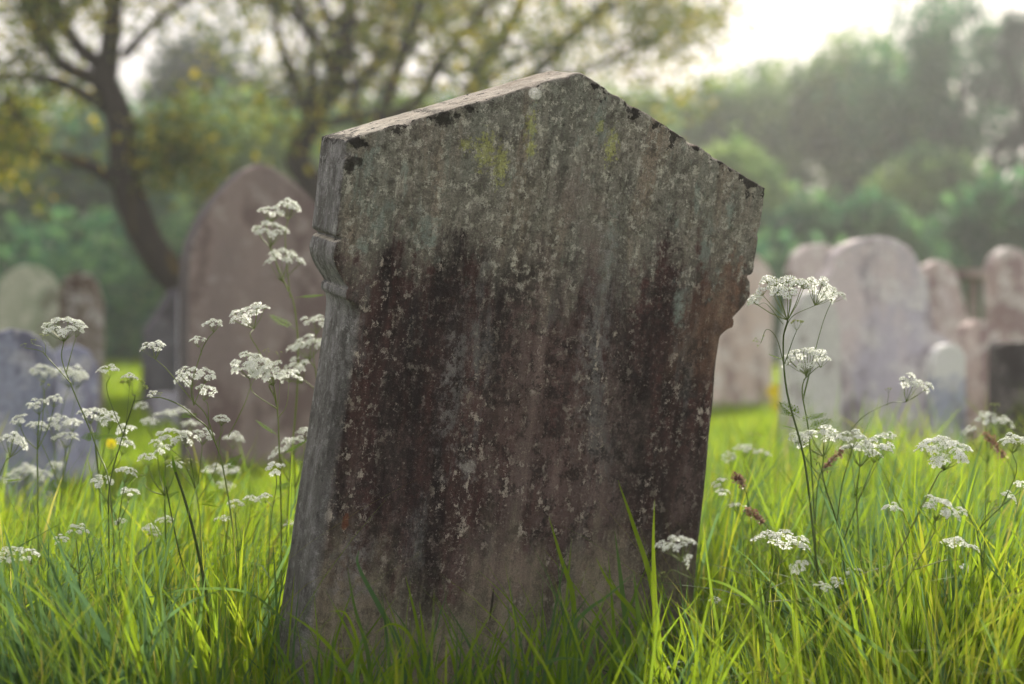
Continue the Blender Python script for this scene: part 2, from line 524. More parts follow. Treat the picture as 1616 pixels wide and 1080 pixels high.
def build_headstone():
    NF, K = 150, 20
    prof = []        # z rows below the block: (z, half width, cove)
    z = -1.26
    while z < -.325:
        prof.append((z, .414 + .026 * min(1, max(0, (-z - .36) / .62)), .026)); z += .0075
    for q in (-.318, -.311, -.304, -.299, -.295): prof.append((q, .414 + max(0, (q + .311)) * .25, .026 * min(1, (-.291 - q) / .022 + .15)))
    prof += [(-.2915, .420, .003), (-.2900, .4275, .002), (-.285, .4285, .002), (-.280, .4285, .002), (-.275, .428, .002), (-.2725, .4275, .002), (-.271, .423, .002)]
    for i in range(13):
        t = i / 12
        a = t * math.pi / 2
        prof.append((-.2695 + .080 * t, .4235 + .0370 * math.sin(a * 1.25) / 1.0 if t < .8 else .4605 - .003 * (t - .8) / .2, .003))
    prof += [(-.1868, .4555, .003), (-.1848, .452, .003), (-.1832, .447, .003), (-.1792, .4455, .003), (-.1775, .450, .003), (-.1758, .4585, .003)]
    nb = len(prof)
    NU = 46
    rows = nb + NU

    def rowpt(r, u, s_side):
        pass
    verts = []
    ring_n = 2 * NF + 2 * K
    STAl = STA

    def cove(c, y):
        rr = max(c, .003) * 1.15
        if y >= rr: return 0.0
        t = y / rr
        if c > .01: return c * (1 - math.sqrt(max(0, 1 - (1 - t) ** 2))) if False else c * (1 - t) ** 1.6
        return c * (1 - t)
    ys = [STT * (k / K) for k in range(K + 1)]
    ys[1], ys[2], ys[3], ys[4], ys[5] = .004, .009, .016, .023, .031

    def roof(xx): return STAl * (1 - abs(xx) / STW)

    def pos(r, xf, yf, side):
        """xf -1..1 across, yf actual y"""
        if r < nb:
            zz, w, c = prof[r]
            hw = w - cove(c, yf)
            hwb = hw
            return [xf * hwb, yf, zz]
        t = (r - nb + 1) / NU
        w = STW
        c = .003
        hw = w - cove(c, yf)
        x = xf * hw
        t2 = t ** .95
        return [x, yf, -.1758 + (roof(x) + .1758) * t2]
    for r in range(rows):
        for i in range(NF): verts.append(pos(r, -1 + 2 * i / NF, 0, 0))
        for k in range(K): verts.append(pos(r, 1, ys[k], 1))
        for i in range(NF): verts.append(pos(r, 1 - 2 * i / NF, STT, 0))
        for k in range(K): verts.append(pos(r, -1, ys[K - k], 1))
    quads = []
    for r in range(rows - 1):
        for j in range(ring_n):
            j2 = (j + 1) % ring_n
            quads.append((r * ring_n + j, r * ring_n + j2, (r + 1) * ring_n + j2, (r + 1) * ring_n + j))
    # coping grid
    topbase = (rows - 1) * ring_n

    def topid(i, k):
        if k == 0: return topbase + i if i < NF else topbase + NF
        if i == NF: return topbase + NF + k
        if k == K: return topbase + NF + K + (NF - i)
        if i == 0: return topbase + (2 * NF + K + (K - k)) % ring_n if k > 0 else topbase
        return inner[(i, k)]
    inner = {}
    for i in range(1, NF):
        for k in range(1, K):
            xx = (-1 + 2 * i / NF) * STW
            inner[(i, k)] = len(verts)
            verts.append([xx, ys[k], roof(xx)])
    for i in range(NF):
        for k in range(K):
            a, b, c, d = topid(i, k), topid(i + 1, k), topid(i + 1, k + 1), topid(i, k + 1)
            quads.append((a, b, c, d))
    V = np.array(verts)
    Q = np.array(quads)
    # round the arrises: a few Laplacian passes
    E_ = np.vstack([Q[:, [0, 1]], Q[:, [1, 2]], Q[:, [2, 3]], Q[:, [3, 0]]])
    deg = np.zeros(len(V)); np.add.at(deg, E_[:, 0], 1); np.add.at(deg, E_[:, 1], 1)
    bottom = V[:, 2] < -1.24
    for it in range(2):
        acc = np.zeros_like(V)
        np.add.at(acc, E_[:, 0], V[E_[:, 1]]); np.add.at(acc, E_[:, 1], V[E_[:, 0]])
        nv = V * .5 + .5 * acc / deg[:, None]
        flat = (np.abs(V[:, 1]) < 1e-6)
        nv[bottom] = V[bottom]
        V = nv
    # weathering: low swells, pitting and chipped arrises
    out = V.copy()
    for i, (x, y, z) in enumerate(V):
        p = Vector((x, y, z))
        dz = (roof(x) - z)
        edge = math.exp(-max(0, dz) / .012) * 1.0 + math.exp(-(STW - abs(x)) / .012) * .8
        ef = math.exp(-abs(y) / .02)
        n1 = mnoise.noise(p * 6) * .0022
        n2 = mnoise.noise(p * 28 + Vector((3, 1, 2))) * .0010
        n3 = mnoise.noise(p * 80 + Vector((7, 1, 2))) * .0005
        d = n1 + n2 + n3
        if y < STT * .5: out[i, 1] += d * 1.1
        out[i, 0] += (mnoise.noise(p * 12 + Vector((9, 0, 0))) * .0016 + n3) * (1 if abs(x) > .38 else 0)
        ch = max(0, mnoise.noise(p * 32 + Vector((0, 5, 0))) - .12) * edge * ef * .016
        ch += max(0, mnoise.noise(p * 70 + Vector((0, 9, 0))) - .1) * edge * ef * .005
        out[i, 1] += ch
        out[i, 2] += -ch * .8 + (mnoise.noise(p * 10 + Vector((0, 0, 4))) * .002 + n2 * 1.2 + n3 * 1.2) * (1 if dz < .03 else 0)
        out[i, 0] -= math.copysign(ch * .5, x) if abs(x) > .4 else 0
    me = mesh_np('headstone', out, Q, headstone_material())
    o = link('headstone', me)
    o.matrix_world = SM
    tag(o, 'leaning foreground headstone with gabled top, dark stained face and one round white lichen spot', 'headstone')
    return o


build_headstone()


# ------------------------------------------------------------------ the other gravestones
def slab(name, D, outline, thick, yaw, mat, label=None, cat=None, group=None, lean=0.0, parent=None, roll=0.0, sink=0.1):
    """outline: photo pixels of the front face, clockwise from bottom left; built upright at depth D"""
    import bmesh
    cx = sum(p[0] for p in outline) / len(outline)
    c = at(cx, 600, D)
    pts = []
    for (px, py) in outline:
        p = at(px, py, D)
        pts.append(((p.x - c.x) / math.cos(yaw), p.z))
    zmin = min(p[1] for p in pts)
    pts = [(x, (zz if zz > zmin + .02 else -sink)) for x, zz in pts]
    bm = bmesh.new()
    f = bm.faces.new([bm.verts.new((x, 0, z)) for x, z in pts])
    r = bmesh.ops.extrude_face_region(bm, geom=[f])
    for v in r['geom']:
        if isinstance(v, bmesh.types.BMVert): v.co.y += thick
    bmesh.ops.recalc_face_normals(bm, faces=bm.faces)
    es = [e for e in bm.edges if abs(e.verts[0].co.y - e.verts[1].co.y) < 1e-5]
    bmesh.ops.bevel(bm, geom=es, offset=.008, segments=2, profile=.5, affect='EDGES')
    bmesh.ops.triangulate(bm, faces=[f for f in bm.faces if len(f.verts) > 4])
    me = bpy.data.meshes.new(name)
    bm.to_mesh(me); bm.free()
    me.materials.append(mat)
    o = link(name, me, parent)
    o.location = (c.x, D, 0)
    o.rotation_euler = (lean, roll, yaw)
    if label: tag(o, label, cat or 'headstone', group)
    return o


def arc(x0, x1, ytop, yspr, n=10, power=2.0):
    cx, w = (x0 + x1) / 2, (x1 - x0) / 2
    out = []
    for i in range(n + 1):
        t = math.pi * (1 - i / n)
        c = math.cos(t)
        out.append((cx + w * c, yspr - (yspr - ytop) * (max(0, 1 - abs(c) ** power)) ** (1 / power)))
    return out


G = 'gravestones standing out of focus in the churchyard'
mt = grave_mat('pink_sandstone', (.175, .142, .138), (.148, .122, .122), (.19, .17, .165), 1.0, .1, dark_left=True)
slab('headstone', 8.4, [(306, 757), (306, 415), (312, 385), (327, 348), (349, 312), (370, 287), (391, 268), (411, 258), (431, 264), (455, 281), (480, 304), (505, 335), (524, 372), (534, 415), (534, 757)],
     .2, R(24), mt, 'tall pinkish brown round-topped headstone just left of the leaning stone, behind tall cow parsley', group=G)
slab('headstone', 6.0, [(-55, 859), (-55, 575), (-40, 548), (-10, 528), (20, 519), (45, 524), (66, 540), (78, 556), (84, 580), (88, 859)],
     .12, R(20), grave_mat('blue_slate', (.15, .165, .24), (.19, .205, .28), (.24, .24, .28), 2.0, .3),
     'blue grey headstone cut by the left edge of the photo, nearest of the left stones', group=G)
slab('headstone', 7.2, [(74, 800), (74, 580), (80, 560), (96, 548), (118, 545), (138, 554), (150, 575), (153, 600), (153, 800)],
     .1, R(12), grave_mat('pale_slate', (.22, .23, .32), (.17, .18, .26), (.5, .5, .55), 3.0, .35),
     'small pale blue round-topped headstone just right of the blue grey one at the left edge', group=G)
slab('headstone', 14, [(-4, 655), (-4, 470)] + arc(-4, 92, 418, 470) + [(92, 655)],
     .14, R(10), grave_mat('green_sandstone', (.20, .23, .17), (.27, .29, .23), (.33, .35, .29), 4.0, .5),
     'far pale green round-topped headstone under the tree at far left', group=G)
slab('headstone', 13.2, [(94, 664), (94, 470), (100, 440), (118, 428), (138, 432), (152, 450), (160, 480), (162, 664)],
     .16, R(8), grave_mat('brown_mottled_stone', (.08, .06, .045), (.14, .125, .11), (.3, .3, .3), 5.0, .6),
     'far mottled brown headstone beside the pale green round-topped one', group=G)
slab('headstone', 13, [(236, 666), (240, 520), (258, 490), (272, 462), (281, 456), (281, 666)],
     .12, R(40), grave_mat('dark_slate', (.06, .06, .07), (.085, .085, .10), (.12, .12, .14), 6.0, .2),
     'narrow dark headstone seen at an angle behind the left tree foot and pinkish headstone', group=G)
slab('footstone', 12.2, [(281, 676), (280, 468), (286, 459), (294, 462), (297, 676)],
     .1, R(0), grave_mat('whitened_stone', (.30, .30, .37), (.38, .38, .45), (.5, .5, .55), 7.0, .4),
     'thin whitish upright stone touching the narrow dark headstone on the left', 'gravestone', group=G)
slab('footstone', 11.5, [(238, 690), (238, 632), (250, 622), (275, 622), (290, 632), (290, 690)],
     .12, R(10), grave_mat('low_grey_stone', (.16, .16, .20), (.22, .22, .27), (.34, .34, .38), 7.5, .4),
     'low grey stone in the grass at the foot of the narrow dark headstone', 'gravestone', group=G)
# right of the leaning stone
i1 = slab('headstone', 14, [(1120, 654), (1120, 440)] + arc(1120, 1222, 396, 450) + [(1222, 654)],
     .14, R(14), grave_mat('pale_pink_stone', (.36, .30, .28), (.42, .37, .35), (.5, .48, .46), 8.0, .4),
     'pale pink headstone half hidden directly behind the right edge of the leaning stone', group=G)
slab('headstone', 10.2, [(1250, 712), (1252, 450), (1250, 425), (1258, 402), (1275, 388), (1300, 384), (1322, 392), (1336, 412), (1340, 440), (1340, 712)],
     .14, R(14), grave_mat('brown_pink_stone', (.27, .21, .20), (.36, .33, .34), (.48, .46, .44), 9.0, .4),
     'brown pink round-topped headstone peeping out left of the large arched one on the right', group=G)
slab('headstone', 8.5, [(1268, 753), (1270, 580), (1276, 560), (1300, 548), (1306, 530), (1306, 470), (1300, 440), (1312, 425), (1318, 402), (1336, 386), (1360, 377), (1388, 373), (1414, 377), (1436, 388), (1450, 404), (1456, 425), (1470, 442), (1474, 480), (1478, 522), (1492, 532), (1508, 545), (1517, 565), (1520, 753)],
     .15, R(12), grave_mat('lavender_grey_stone', (.32, .31, .37), (.40, .36, .37), (.52, .51, .54), 10.0, .45),
     'large pale arched headstone with stepped shoulders in the group on the right', group=G)
slab('headstone', 10.6, [(1452, 706), (1454, 440), (1462, 420), (1480, 410), (1498, 414), (1510, 430), (1516, 450), (1530, 500), (1532, 706)],
     .14, R(10), grave_mat('mottled_pink_stone', (.29, .24, .24), (.39, .37, .39), (.47, .47, .46), 11.0, .55),
     'mottled pink headstone partly hidden behind the right side of the large arched one', group=G)
slab('headstone', 7.9, [(1246, 775), (1244, 530)] + arc(1246, 1330, 457, 530) + [(1332, 775)],
     .12, R(16), grave_mat('white_lavender_stone', (.48, .49, .54), (.42, .43, .50), (.6, .6, .62), 12.0, .4),
     'pale lavender round-topped headstone in front of the large arched one', group=G)
wt = grave_mat('blue_stone_with_white_lichen', (.24, .26, .34), (.30, .32, .40), (.45, .45, .5), 14.0, .4)
slab('headstone', 8.1, [(1474, 766), (1474, 572)] + arc(1476, 1526, 543, 568) + [(1528, 766)],
     .1, R(10), wt, 'small headstone with white rounded upper half, at the right foot of the large arched one', group=G)
_t = wt.node_tree
_p = [x for x in _t.nodes if x.type == 'BSDF_PRINCIPLED'][0]
_o = _p.inputs['Base Color'].links[0].from_socket
_h = NT.__new__(NT); _h.m = wt; _h.t = _t
_z = _h.add(_h.xyz()[2], _h.mul(_h.sub(_h.noise(14, 4, .6), .5), .12))
_t.links.new(_h.mix(_h.step(_z, .49, .53), _o, (.74, .75, .77)), _p.inputs['Base Color'])
slab('headstone', 9.6, [(1518, 722), (1520, 540), (1526, 515), (1545, 505), (1568, 510), (1582, 530), (1584, 722)],
     .14, R(12), grave_mat('rose_stone', (.30, .24, .24), (.33, .28, .27), (.45, .42, .40), 15.0, .45),
     'rose coloured headstone left of the dark square one near the right edge', group=G)
slab('headstone', 12, [(1566, 679), (1566, 450), (1564, 425), (1574, 402), (1592, 390), (1612, 394), (1632, 410), (1640, 440), (1640, 679)],
     .15, R(12), grave_mat('tall_pink_stone', (.30, .24, .24), (.40, .37, .39), (.52, .51, .50), 16.0, .55),
     'tall pink headstone with rounded top cut by the right edge of the photo', group=G)
slab('headstone', 9.0, [(1576, 739), (1576, 548), (1584, 540), (1650, 540), (1656, 548), (1656, 739)],
     .14, R(12), grave_mat('near_black_stone', (.035, .033, .036), (.07, .065, .07), (.12, .11, .11), 17.0, .3),
     'dark square-topped headstone at the right edge of the photo, standing before the tall pink one', group=G)


def rail_fence():
    root = empty('rail_fence', at(1540, 600, 17) * 1.0)
    root.location.z = 0
    m = grave_mat('old_timber', (.13, .10, .09), (.19, .16, .14), (.25, .24, .22), 18, .3)
    rl = root.location
    for px in (1508, 1536, 1572):
        b = MB(); p = at(px, 430, 17) - rl
        b.tube([(p.x, 0, -.1), (p.x, 0, p.z + .03)], [.06, .055], 4)
        link('post', b.mesh('post', [m], False), root)
    for py in (436,):
        b = MB(); p = at(1500, py, 17) - rl; q = at(1580, py, 17) - rl
        b.tube([(p.x, -.062, p.z), (q.x, -.062, q.z)], [.06, .06], 4)
        link('rail', b.mesh('rail', [m], False), root)
    tag(root, 'grey wooden rail on posts in front of the wood, between the right-hand headstones', 'fence')


rail_fence()


# ------------------------------------------------------------------ leaves and trees
def leaf_cloud(centers, per, spread, size, rnd_base=None, flat=0.0, jit=.25):
    """random leaf quads around the given centres -> verts, quads, rnd"""
    C_ = np.repeat(np.asarray(centers, dtype=float), per, axis=0)
    n = len(C_)
    spread = np.asarray(spread, dtype=float)
    P = C_ + rng.normal(size=(n, 3)) * spread
    a = rng.normal(size=(n, 3)); a /= np.linalg.norm(a, axis=1)[:, None]
    b = rng.normal(size=(n, 3)); b -= (b * a).sum(1)[:, None] * a; b /= np.linalg.norm(b, axis=1)[:, None]
    s = size * rng.uniform(.6, 1.3, n)[:, None]
    v = np.stack([P - a * s * .62, P + b * s * .34 - a * s * .05, P + a * s * .62, P - b * s * .34 - a * s * .05], 1).reshape(-1, 3)
    q = np.arange(4 * n).reshape(n, 4)
    if rnd_base is None: rb = rng.random(len(centers))
    else: rb = np.asarray(rnd_base)
    r = np.repeat(np.clip(np.repeat(rb, per) + rng.normal(size=n) * jit, 0, 1), 4)
    return v, q, r


def grow(mb, path, r0, r1, level, tips, rs, spread=.75, kids=6, shrink=.55, up=.25, maxlevel=2):
    pts = smooth_path(path, 4)
    n = len(pts)
    radii = [r0 + (r1 - r0) * (i / (n - 1)) ** .8 for i in range(n)]
    mb.tube(pts, radii, 8 if level == 0 else 5)
    L = sum((pts[i + 1] - pts[i]).length for i in range(n - 1))
    if level >= maxlevel:
        for i in range(max(1, n // 3), n): tips.append(pts[i])
        return
    for k in range(kids):
        t = rs.uniform(.55 if level == 0 else .3, 1.0)
        i = min(n - 2, int(t * (n - 1)))
        d = (pts[i + 1] - pts[i]).normalized()
        q = Vector((rs.gauss(0, 1), rs.gauss(0, 1), rs.gauss(0, 1) * .8 + up)).normalized()
        nd = (d * (1 - spread) + q * spread).normalized()
        l = L * shrink * rs.uniform(.5, 1.1)
        p0 = pts[i]
        bend = Vector((rs.gauss(0, 1), rs.gauss(0, 1), rs.gauss(0, .8))) * .18 * l
        p1 = p0 + nd * l * .5 + bend
        p2 = p0 + nd * l + bend * .4 + Vector((0, 0, .08 * l))
        grow(mb, [p0, p1, p2], radii[i] * .6, max(.004, radii[i] * .15), level + 1, tips, rs, spread, kids, shrink, up, maxlevel)
    tips.append(pts[-1])


def limb_tree(label, D, base_px, limbs, seed, leafmat, leafsize, per, spread, keep=1.0, kids=6, extra=(), group=None, depth=0.6, maxlevel=2):
    rs = random.Random(seed)
    b = at(base_px, 600, D); root = empty('young_leaved_tree', (b.x, D, 0))
    mb = MB(); tips = []
    for li, (pp, r0, r1) in enumerate(limbs):
        path = []
        for j, q in enumerate(pp):
            dd = q[2] if len(q) > 2 else 0
            path.append((at(q[0], q[1], D + dd) if q[1] is not None else Vector((at(q[0], 600, D).x, D, -.1))) - root.location)
        grow(mb, path, r0, r1, 0, tips, rs, kids=kids if li or len(limbs) < 8 else 0, maxlevel=maxlevel)
    link('trunk', mb.mesh('trunk', [M['bark']]), root)
    T = np.array([tuple(t) for t in tips])
    T = T[(rng.random(len(T)) < keep) & (T[:, 2] > at(0, 290, D).z)]
    ex = []
    for (px, py, n, sx, sy) in extra:
        for k in range(n):
            p = at(px + rs.gauss(0, sx), py + rs.gauss(0, sy), D + rs.gauss(0, depth)) - root.location
            ex.append(tuple(p))
    if ex: T = np.vstack([T, np.array(ex)])
    v, q, r = leaf_cloud(T, per, spread, leafsize)
    link('crown', mesh_np('crown', v, q, leafmat, r, False), root)
    tag(root, label, 'tree', group)
    return root


TG = 'young-leaved trees among the graves'
limb_tree('tree with curved leaning dark trunk forking at the top left, olive young leaves', 16, 330, [
    ([(335, None), (325, 560), (290, 460), (235, 385), (200, 290), (192, 200), (165, 130)], .18, .13),
    ([(165, 130), (175, 60), (185, -60), (200, -200)], .125, .05),
    ([(170, 110), (120, 70), (85, 0), (50, -120)], .09, .03),
    ([(165, 130), (95, 100), (50, 30), (20, -60)], .09, .03),
    ([(190, 290, .1), (140, 262, .2), (80, 248, .3), (0, 232, .4), (-80, 215)], .08, .04),
    ([(200, 205), (150, 160), (80, 125), (-30, 118), (-110, 100)], .07, .03),
    ([(195, 90), (235, 45), (290, 0), (350, -70)], .05, .02),
    ([(205, 270), (260, 262), (330, 240)], .04, .01),
    ], 3, M['olive'], .07, 11, .15, .6, 6,
    extra=[(60, 240, 8, 60, 26), (90, 300, 3, 40, 16), (290, 190, 9, 50, 34), (275, 240, 5, 40, 25), (350, 90, 15, 60, 45), (230, 60, 6, 50, 30), (40, 40, 12, 60, 40), (200, 10, 14, 80, 20)], group=TG)
limb_tree('tree with trunk bent like a bow rising behind the leaning stone, olive young leaves', 19, 515, [
    ([(520, None), (515, 420), (495, 300), (470, 250), (490, 200), (530, 120), (550, 30), (560, -100)], .2, .08),
    ([(530, 130), (500, 60), (440, 0), (400, -90)], .07, .03),
    ([(575, None, .6), (572, 330, .5), (585, 230, .5), (600, 190, .3), (630, 100, .3), (665, 0, .3), (690, -110)], .13, .05),
    ([(600, 190, .5), (660, 160, .7), (700, 90, .8), (760, 20, .8), (800, -80)], .09, .04),
    ([(585, 230, .5), (560, 150, 1), (610, 60, 1.2), (640, -60, 1)], .07, .03),
    ], 8, M['olive'], .085, 12, .19, .6, 5,
    extra=[(430, 200, 16, 45, 45), (470, 60, 22, 70, 50), (600, 60, 26, 80, 45), (720, 60, 22, 70, 45), (620, 160, 16, 60, 30), (340, 170, 8, 40, 40), (400, 20, 14, 60, 20), (560, 230, 5, 30, 20)], group=TG, depth=.9)
limb_tree('third olive-leaved tree with thin slanting limbs, above the gable of the leaning stone', 22, 720, [
    ([(700, None), (710, 300), (730, 200), (760, 110), (810, 30), (850, -80)], .17, .06),
    ([(740, 190), (830, 130), (900, 60), (980, 0), (1060, -40)], .1, .03),
    ([(830, 130), (930, 110), (1020, 60), (1110, 30)], .06, .015),
    ([(760, 110), (700, 40), (690, -60)], .06, .03),
    ], 21, M['olive'], .09, 12, .22, .6, 5,
    extra=[(800, 80, 22, 70, 45), (900, 90, 20, 50, 30), (900, 30, 24, 70, 30), (1020, 40, 17, 50, 35), (1060, 80, 9, 30, 40), (1000, 140, 8, 40, 18), (860, 150, 9, 50, 20), (1090, 20, 9, 22, 25)], group=TG, depth=1.2)


def wood_tree(name, label, D, cx, top, half, bottom, mat, seed, n=8200, leaf=.23, lobes=26, trunk=True, gap=0.0, group='trees of the hazy wood behind the graves', cone=False):
    """background tree: cx/half/top/bottom of the crown in photo pixels at depth D"""
    rs = np.random.default_rng(seed)
    k = D / FP
    b = at(cx, 600, D)
    root = empty(name, (b.x, D, 0))
    zt = at(cx, top, D).z; zb = max(.2, at(cx, bottom, D).z)
    W = half * k; H = (zt - zb) / 2
    cz = (zt + zb) / 2
    mb = MB()
    wb = .03 * zt + .06
    pts = [(0, 0, -.2), (rs.normal() * .1, 0, zb), (rs.normal() * .3, 0, cz), (rs.normal() * .2, 0, cz + H * .2)]
    mb.tube(smooth_path([Vector(p) for p in pts], 4), [wb * (1 - .8 * i / 12) for i in range(13)], 8)
    L = []
    for i in range(lobes):
        u = rs.normal(size=3); u /= np.linalg.norm(u)
        rr = rs.random() ** .45
        if i % 3 == 0: u[2] = abs(u[2]) + .5; u /= np.linalg.norm(u); rr = .95
        p = u * rr * np.array([W * .9, W * .6, H * .93])
        if cone: p[:2] *= max(.12, (H - p[2]) / (2 * H))
        p[2] += cz
        L.append(p)
    L = np.array(L)
    for p in L[: min(12, lobes)]:
        a = Vector(pts[2]).lerp(Vector(pts[3]), rs.random()) if rs.random() < .6 else Vector(pts[1])
        e = Vector(p)
        mid = a.lerp(e, .5) + Vector((0, 0, .15 * W))
        mb.tube(smooth_path([a, mid, e], 3), [wb * .45, wb * .38, wb * .3, wb * .22, wb * .16, wb * .1, wb * .06][:7], 5)
    link('trunk', mb.mesh('trunk', [M['bark_grey']]), root)
    per = n // lobes
    lr = rs.uniform(.20, .38, lobes) * min(W, H) * (1.15 - gap * .5)
    u = rs.normal(size=(lobes * per, 3)); u /= np.linalg.norm(u, axis=1)[:, None]
    rad = rs.random(lobes * per) ** .4 * 1.0 + rs.normal(size=lobes * per) * .12
    Pc = np.repeat(L, per, 0) + u * (rad * np.repeat(lr, per) * 1.5)[:, None]
    if gap > 0:
        g = np.array([mnoise.noise(Vector(p) * (1.1)) for p in Pc])
        Pc = Pc[g > -.25 + gap * .45]
    global rng
    keep = rng; rng = rs
    # clumps of light and dark leaves
    rb = np.clip(np.array([.5 + .9 * mnoise.noise(Vector(p) * 1.3 + Vector((seed, 0, 0))) for p in Pc]), 0, 1)
    v, q, r = leaf_cloud(Pc, 1, leaf * .2, leaf, rb, jit=.15)
    rng = keep
    link('crown', mesh_np('crown', v, q, mat, r, False), root)
    tag(root, label, 'tree', group)


W_ = 'broadleaf_tree'
wood_tree(W_, 'rounded green tree at the left edge of the wood, behind the far pale green headstone', 34, 10, 180, 170, 640, M['green'], 1)
wood_tree(W_, 'dark green tree right behind the leaning curved trunk on the left', 36, 190, 205, 150, 640, M['green'], 2)
wood_tree('conifer', 'dark blue green pointed tree showing between the curved trunk and the bowed trunk', 46, 330, 60, 120, 560, M['dark_green'], 3, 7000, .22, 40, cone=False)
wood_tree(W_, 'light green tree behind the top of the pinkish headstone', 32, 380, 190, 150, 650, M['light_green'], 4)
wood_tree('conifer', 'smaller blue green tree half hidden behind the olive leaves above the left of the gable', 48, 520, 120, 110, 560, M['dark_green'], 5, 5000, .24, 30)
wood_tree(W_, 'green tree behind the left shoulder of the leaning stone', 37, 600, 190, 160, 640, M['light_green'], 6)
wood_tree(W_, 'green tree wholly behind the gable of the leaning stone', 40, 800, 170, 170, 640, M['green'], 7)
wood_tree(W_, 'hazy green tree just right of the apex of the leaning stone', 42, 990, 165, 120, 640, M['light_green'], 8)
wood_tree(W_, 'hazy rounded tree below the open sky right of the leaning stone', 48, 1115, 158, 130, 640, M['light_green'], 9, leaf=.24)
wood_tree(W_, 'hazy tree where the treeline starts to climb to the right', 50, 1240, 118, 130, 640, M['light_green'], 10, leaf=.25)
wood_tree(W_, 'tall hazy tree at the middle of the climbing treeline', 50, 1375, 76, 140, 640, M['light_green'], 11, 9000, .25, 34)
wood_tree(W_, 'tall dark tree with a ragged crown, highest one in the wood', 46, 1495, 5, 150, 420, M['green'], 12, 9500, .2, 46, gap=.12)
wood_tree(W_, 'tall gappy tree with sky showing through at the right edge', 42, 1625, 25, 120, 470, M['dark_green'], 13, 6500, .15, 46, gap=.5)
wood_tree(W_, 'bright green low tree left of the large arched headstone', 33, 1140, 262, 110, 660, M['light_green'], 14, lobes=44, gap=.12)
wood_tree(W_, 'bright green bushy tree behind the large arched headstone', 31, 1330, 335, 130, 680, M['green'], 15, lobes=44, gap=.12)
wood_tree(W_, 'bright green bushy tree between the low ones behind the right-hand headstones', 36, 1465, 262, 110, 660, M['light_green'], 17, lobes=44, gap=.12)
wood_tree(W_, 'bright green tree behind the tall pink headstone at the right edge', 30, 1600, 318, 120, 680, M['green'], 16, lobes=44, gap=.12)


def undergrowth():
    rs = np.random.default_rng(77)
    n = 42000
    x = rs.uniform(-24, 24, n); y = 27 + rs.random(n) * 8 + np.abs(x) * .1
    hh = 1.9 + 1.6 * np.array([mnoise.noise(Vector((a * .35, b * .35, 2))) for a, b in zip(x, y)])
    z = rs.random(n) ** .7 * np.clip(hh, .8, 4)
    P = np.stack([x, y, z], 1)
    v, q, r = leaf_cloud(P, 1, .05, .2)
    tag(link('undergrowth', mesh_np('undergrowth', v, q, M['green'], r, False)), 'low dark green undergrowth along the foot of the wood', 'undergrowth', kind='stuff')


undergrowth()


# ------------------------------------------------------------------ grass
def fnoise(x, y, s, o=0.0):
    return np.array([mnoise.noise(Vector((a * s, b * s, o))) for a, b in zip(x, y)])


SMIn = np.array(SMI)


def blades(base, h, w, az, lean, bend, droop, phi, rnd, segs=7):
    n = len(base)
    d = np.stack([np.cos(az), np.sin(az)], 1)
    S = np.linspace(0, 1, segs + 1)
    V = np.zeros((n, segs + 1, 2, 3))
    for k, s in enumerate(S):
        off = h * (lean * s + bend * s ** 2.2)
        zz = h * (s - droop * s ** 3)
        c = base.copy()
        c[:, :2] += d * off[:, None]
        c[:, 2] += zz
        a = phi + s * .9 * np.sin(phi * 7)
        sv = np.stack([np.cos(a), np.sin(a), .15 * np.sin(a * 3)], 1)
        wd = w * (.75 + .5 * s) * (1 - s ** 2.2) + .0002
        V[:, k, 0] = c - sv * wd[:, None] * .5
        V[:, k, 1] = c + sv * wd[:, None] * .5
    # nothing grows through the headstone
    C_ = V.mean(2).reshape(-1, 3)
    Lc = C_ @ SMIn[:3, :3].T + SMIn[:3, 3]
    ins = (np.abs(Lc[:, 0]) < .475) & (Lc[:, 1] > -.012) & (Lc[:, 1] < .15) & (Lc[:, 2] < .2)
    ok = ~ins.reshape(n, -1).any(1)
    V = V[ok]; rnd = rnd[ok]; n = len(V)
    idx = np.arange(n * (segs + 1) * 2).reshape(n, segs + 1, 2)
    q = np.stack([idx[:, :-1, 0], idx[:, :-1, 1], idx[:, 1:, 1], idx[:, 1:, 0]], -1).reshape(-1, 4)
    return V.reshape(-1, 3), q, np.repeat(rnd, (segs + 1) * 2)


def merge(parts):
    vs, qs, rs_ = [], [], []
    o = 0
    for v, q, r in parts:
        vs.append(v); qs.append(q + o); rs_.append(r); o += len(v)
    return np.vstack(vs), np.vstack(qs), np.concatenate(rs_)


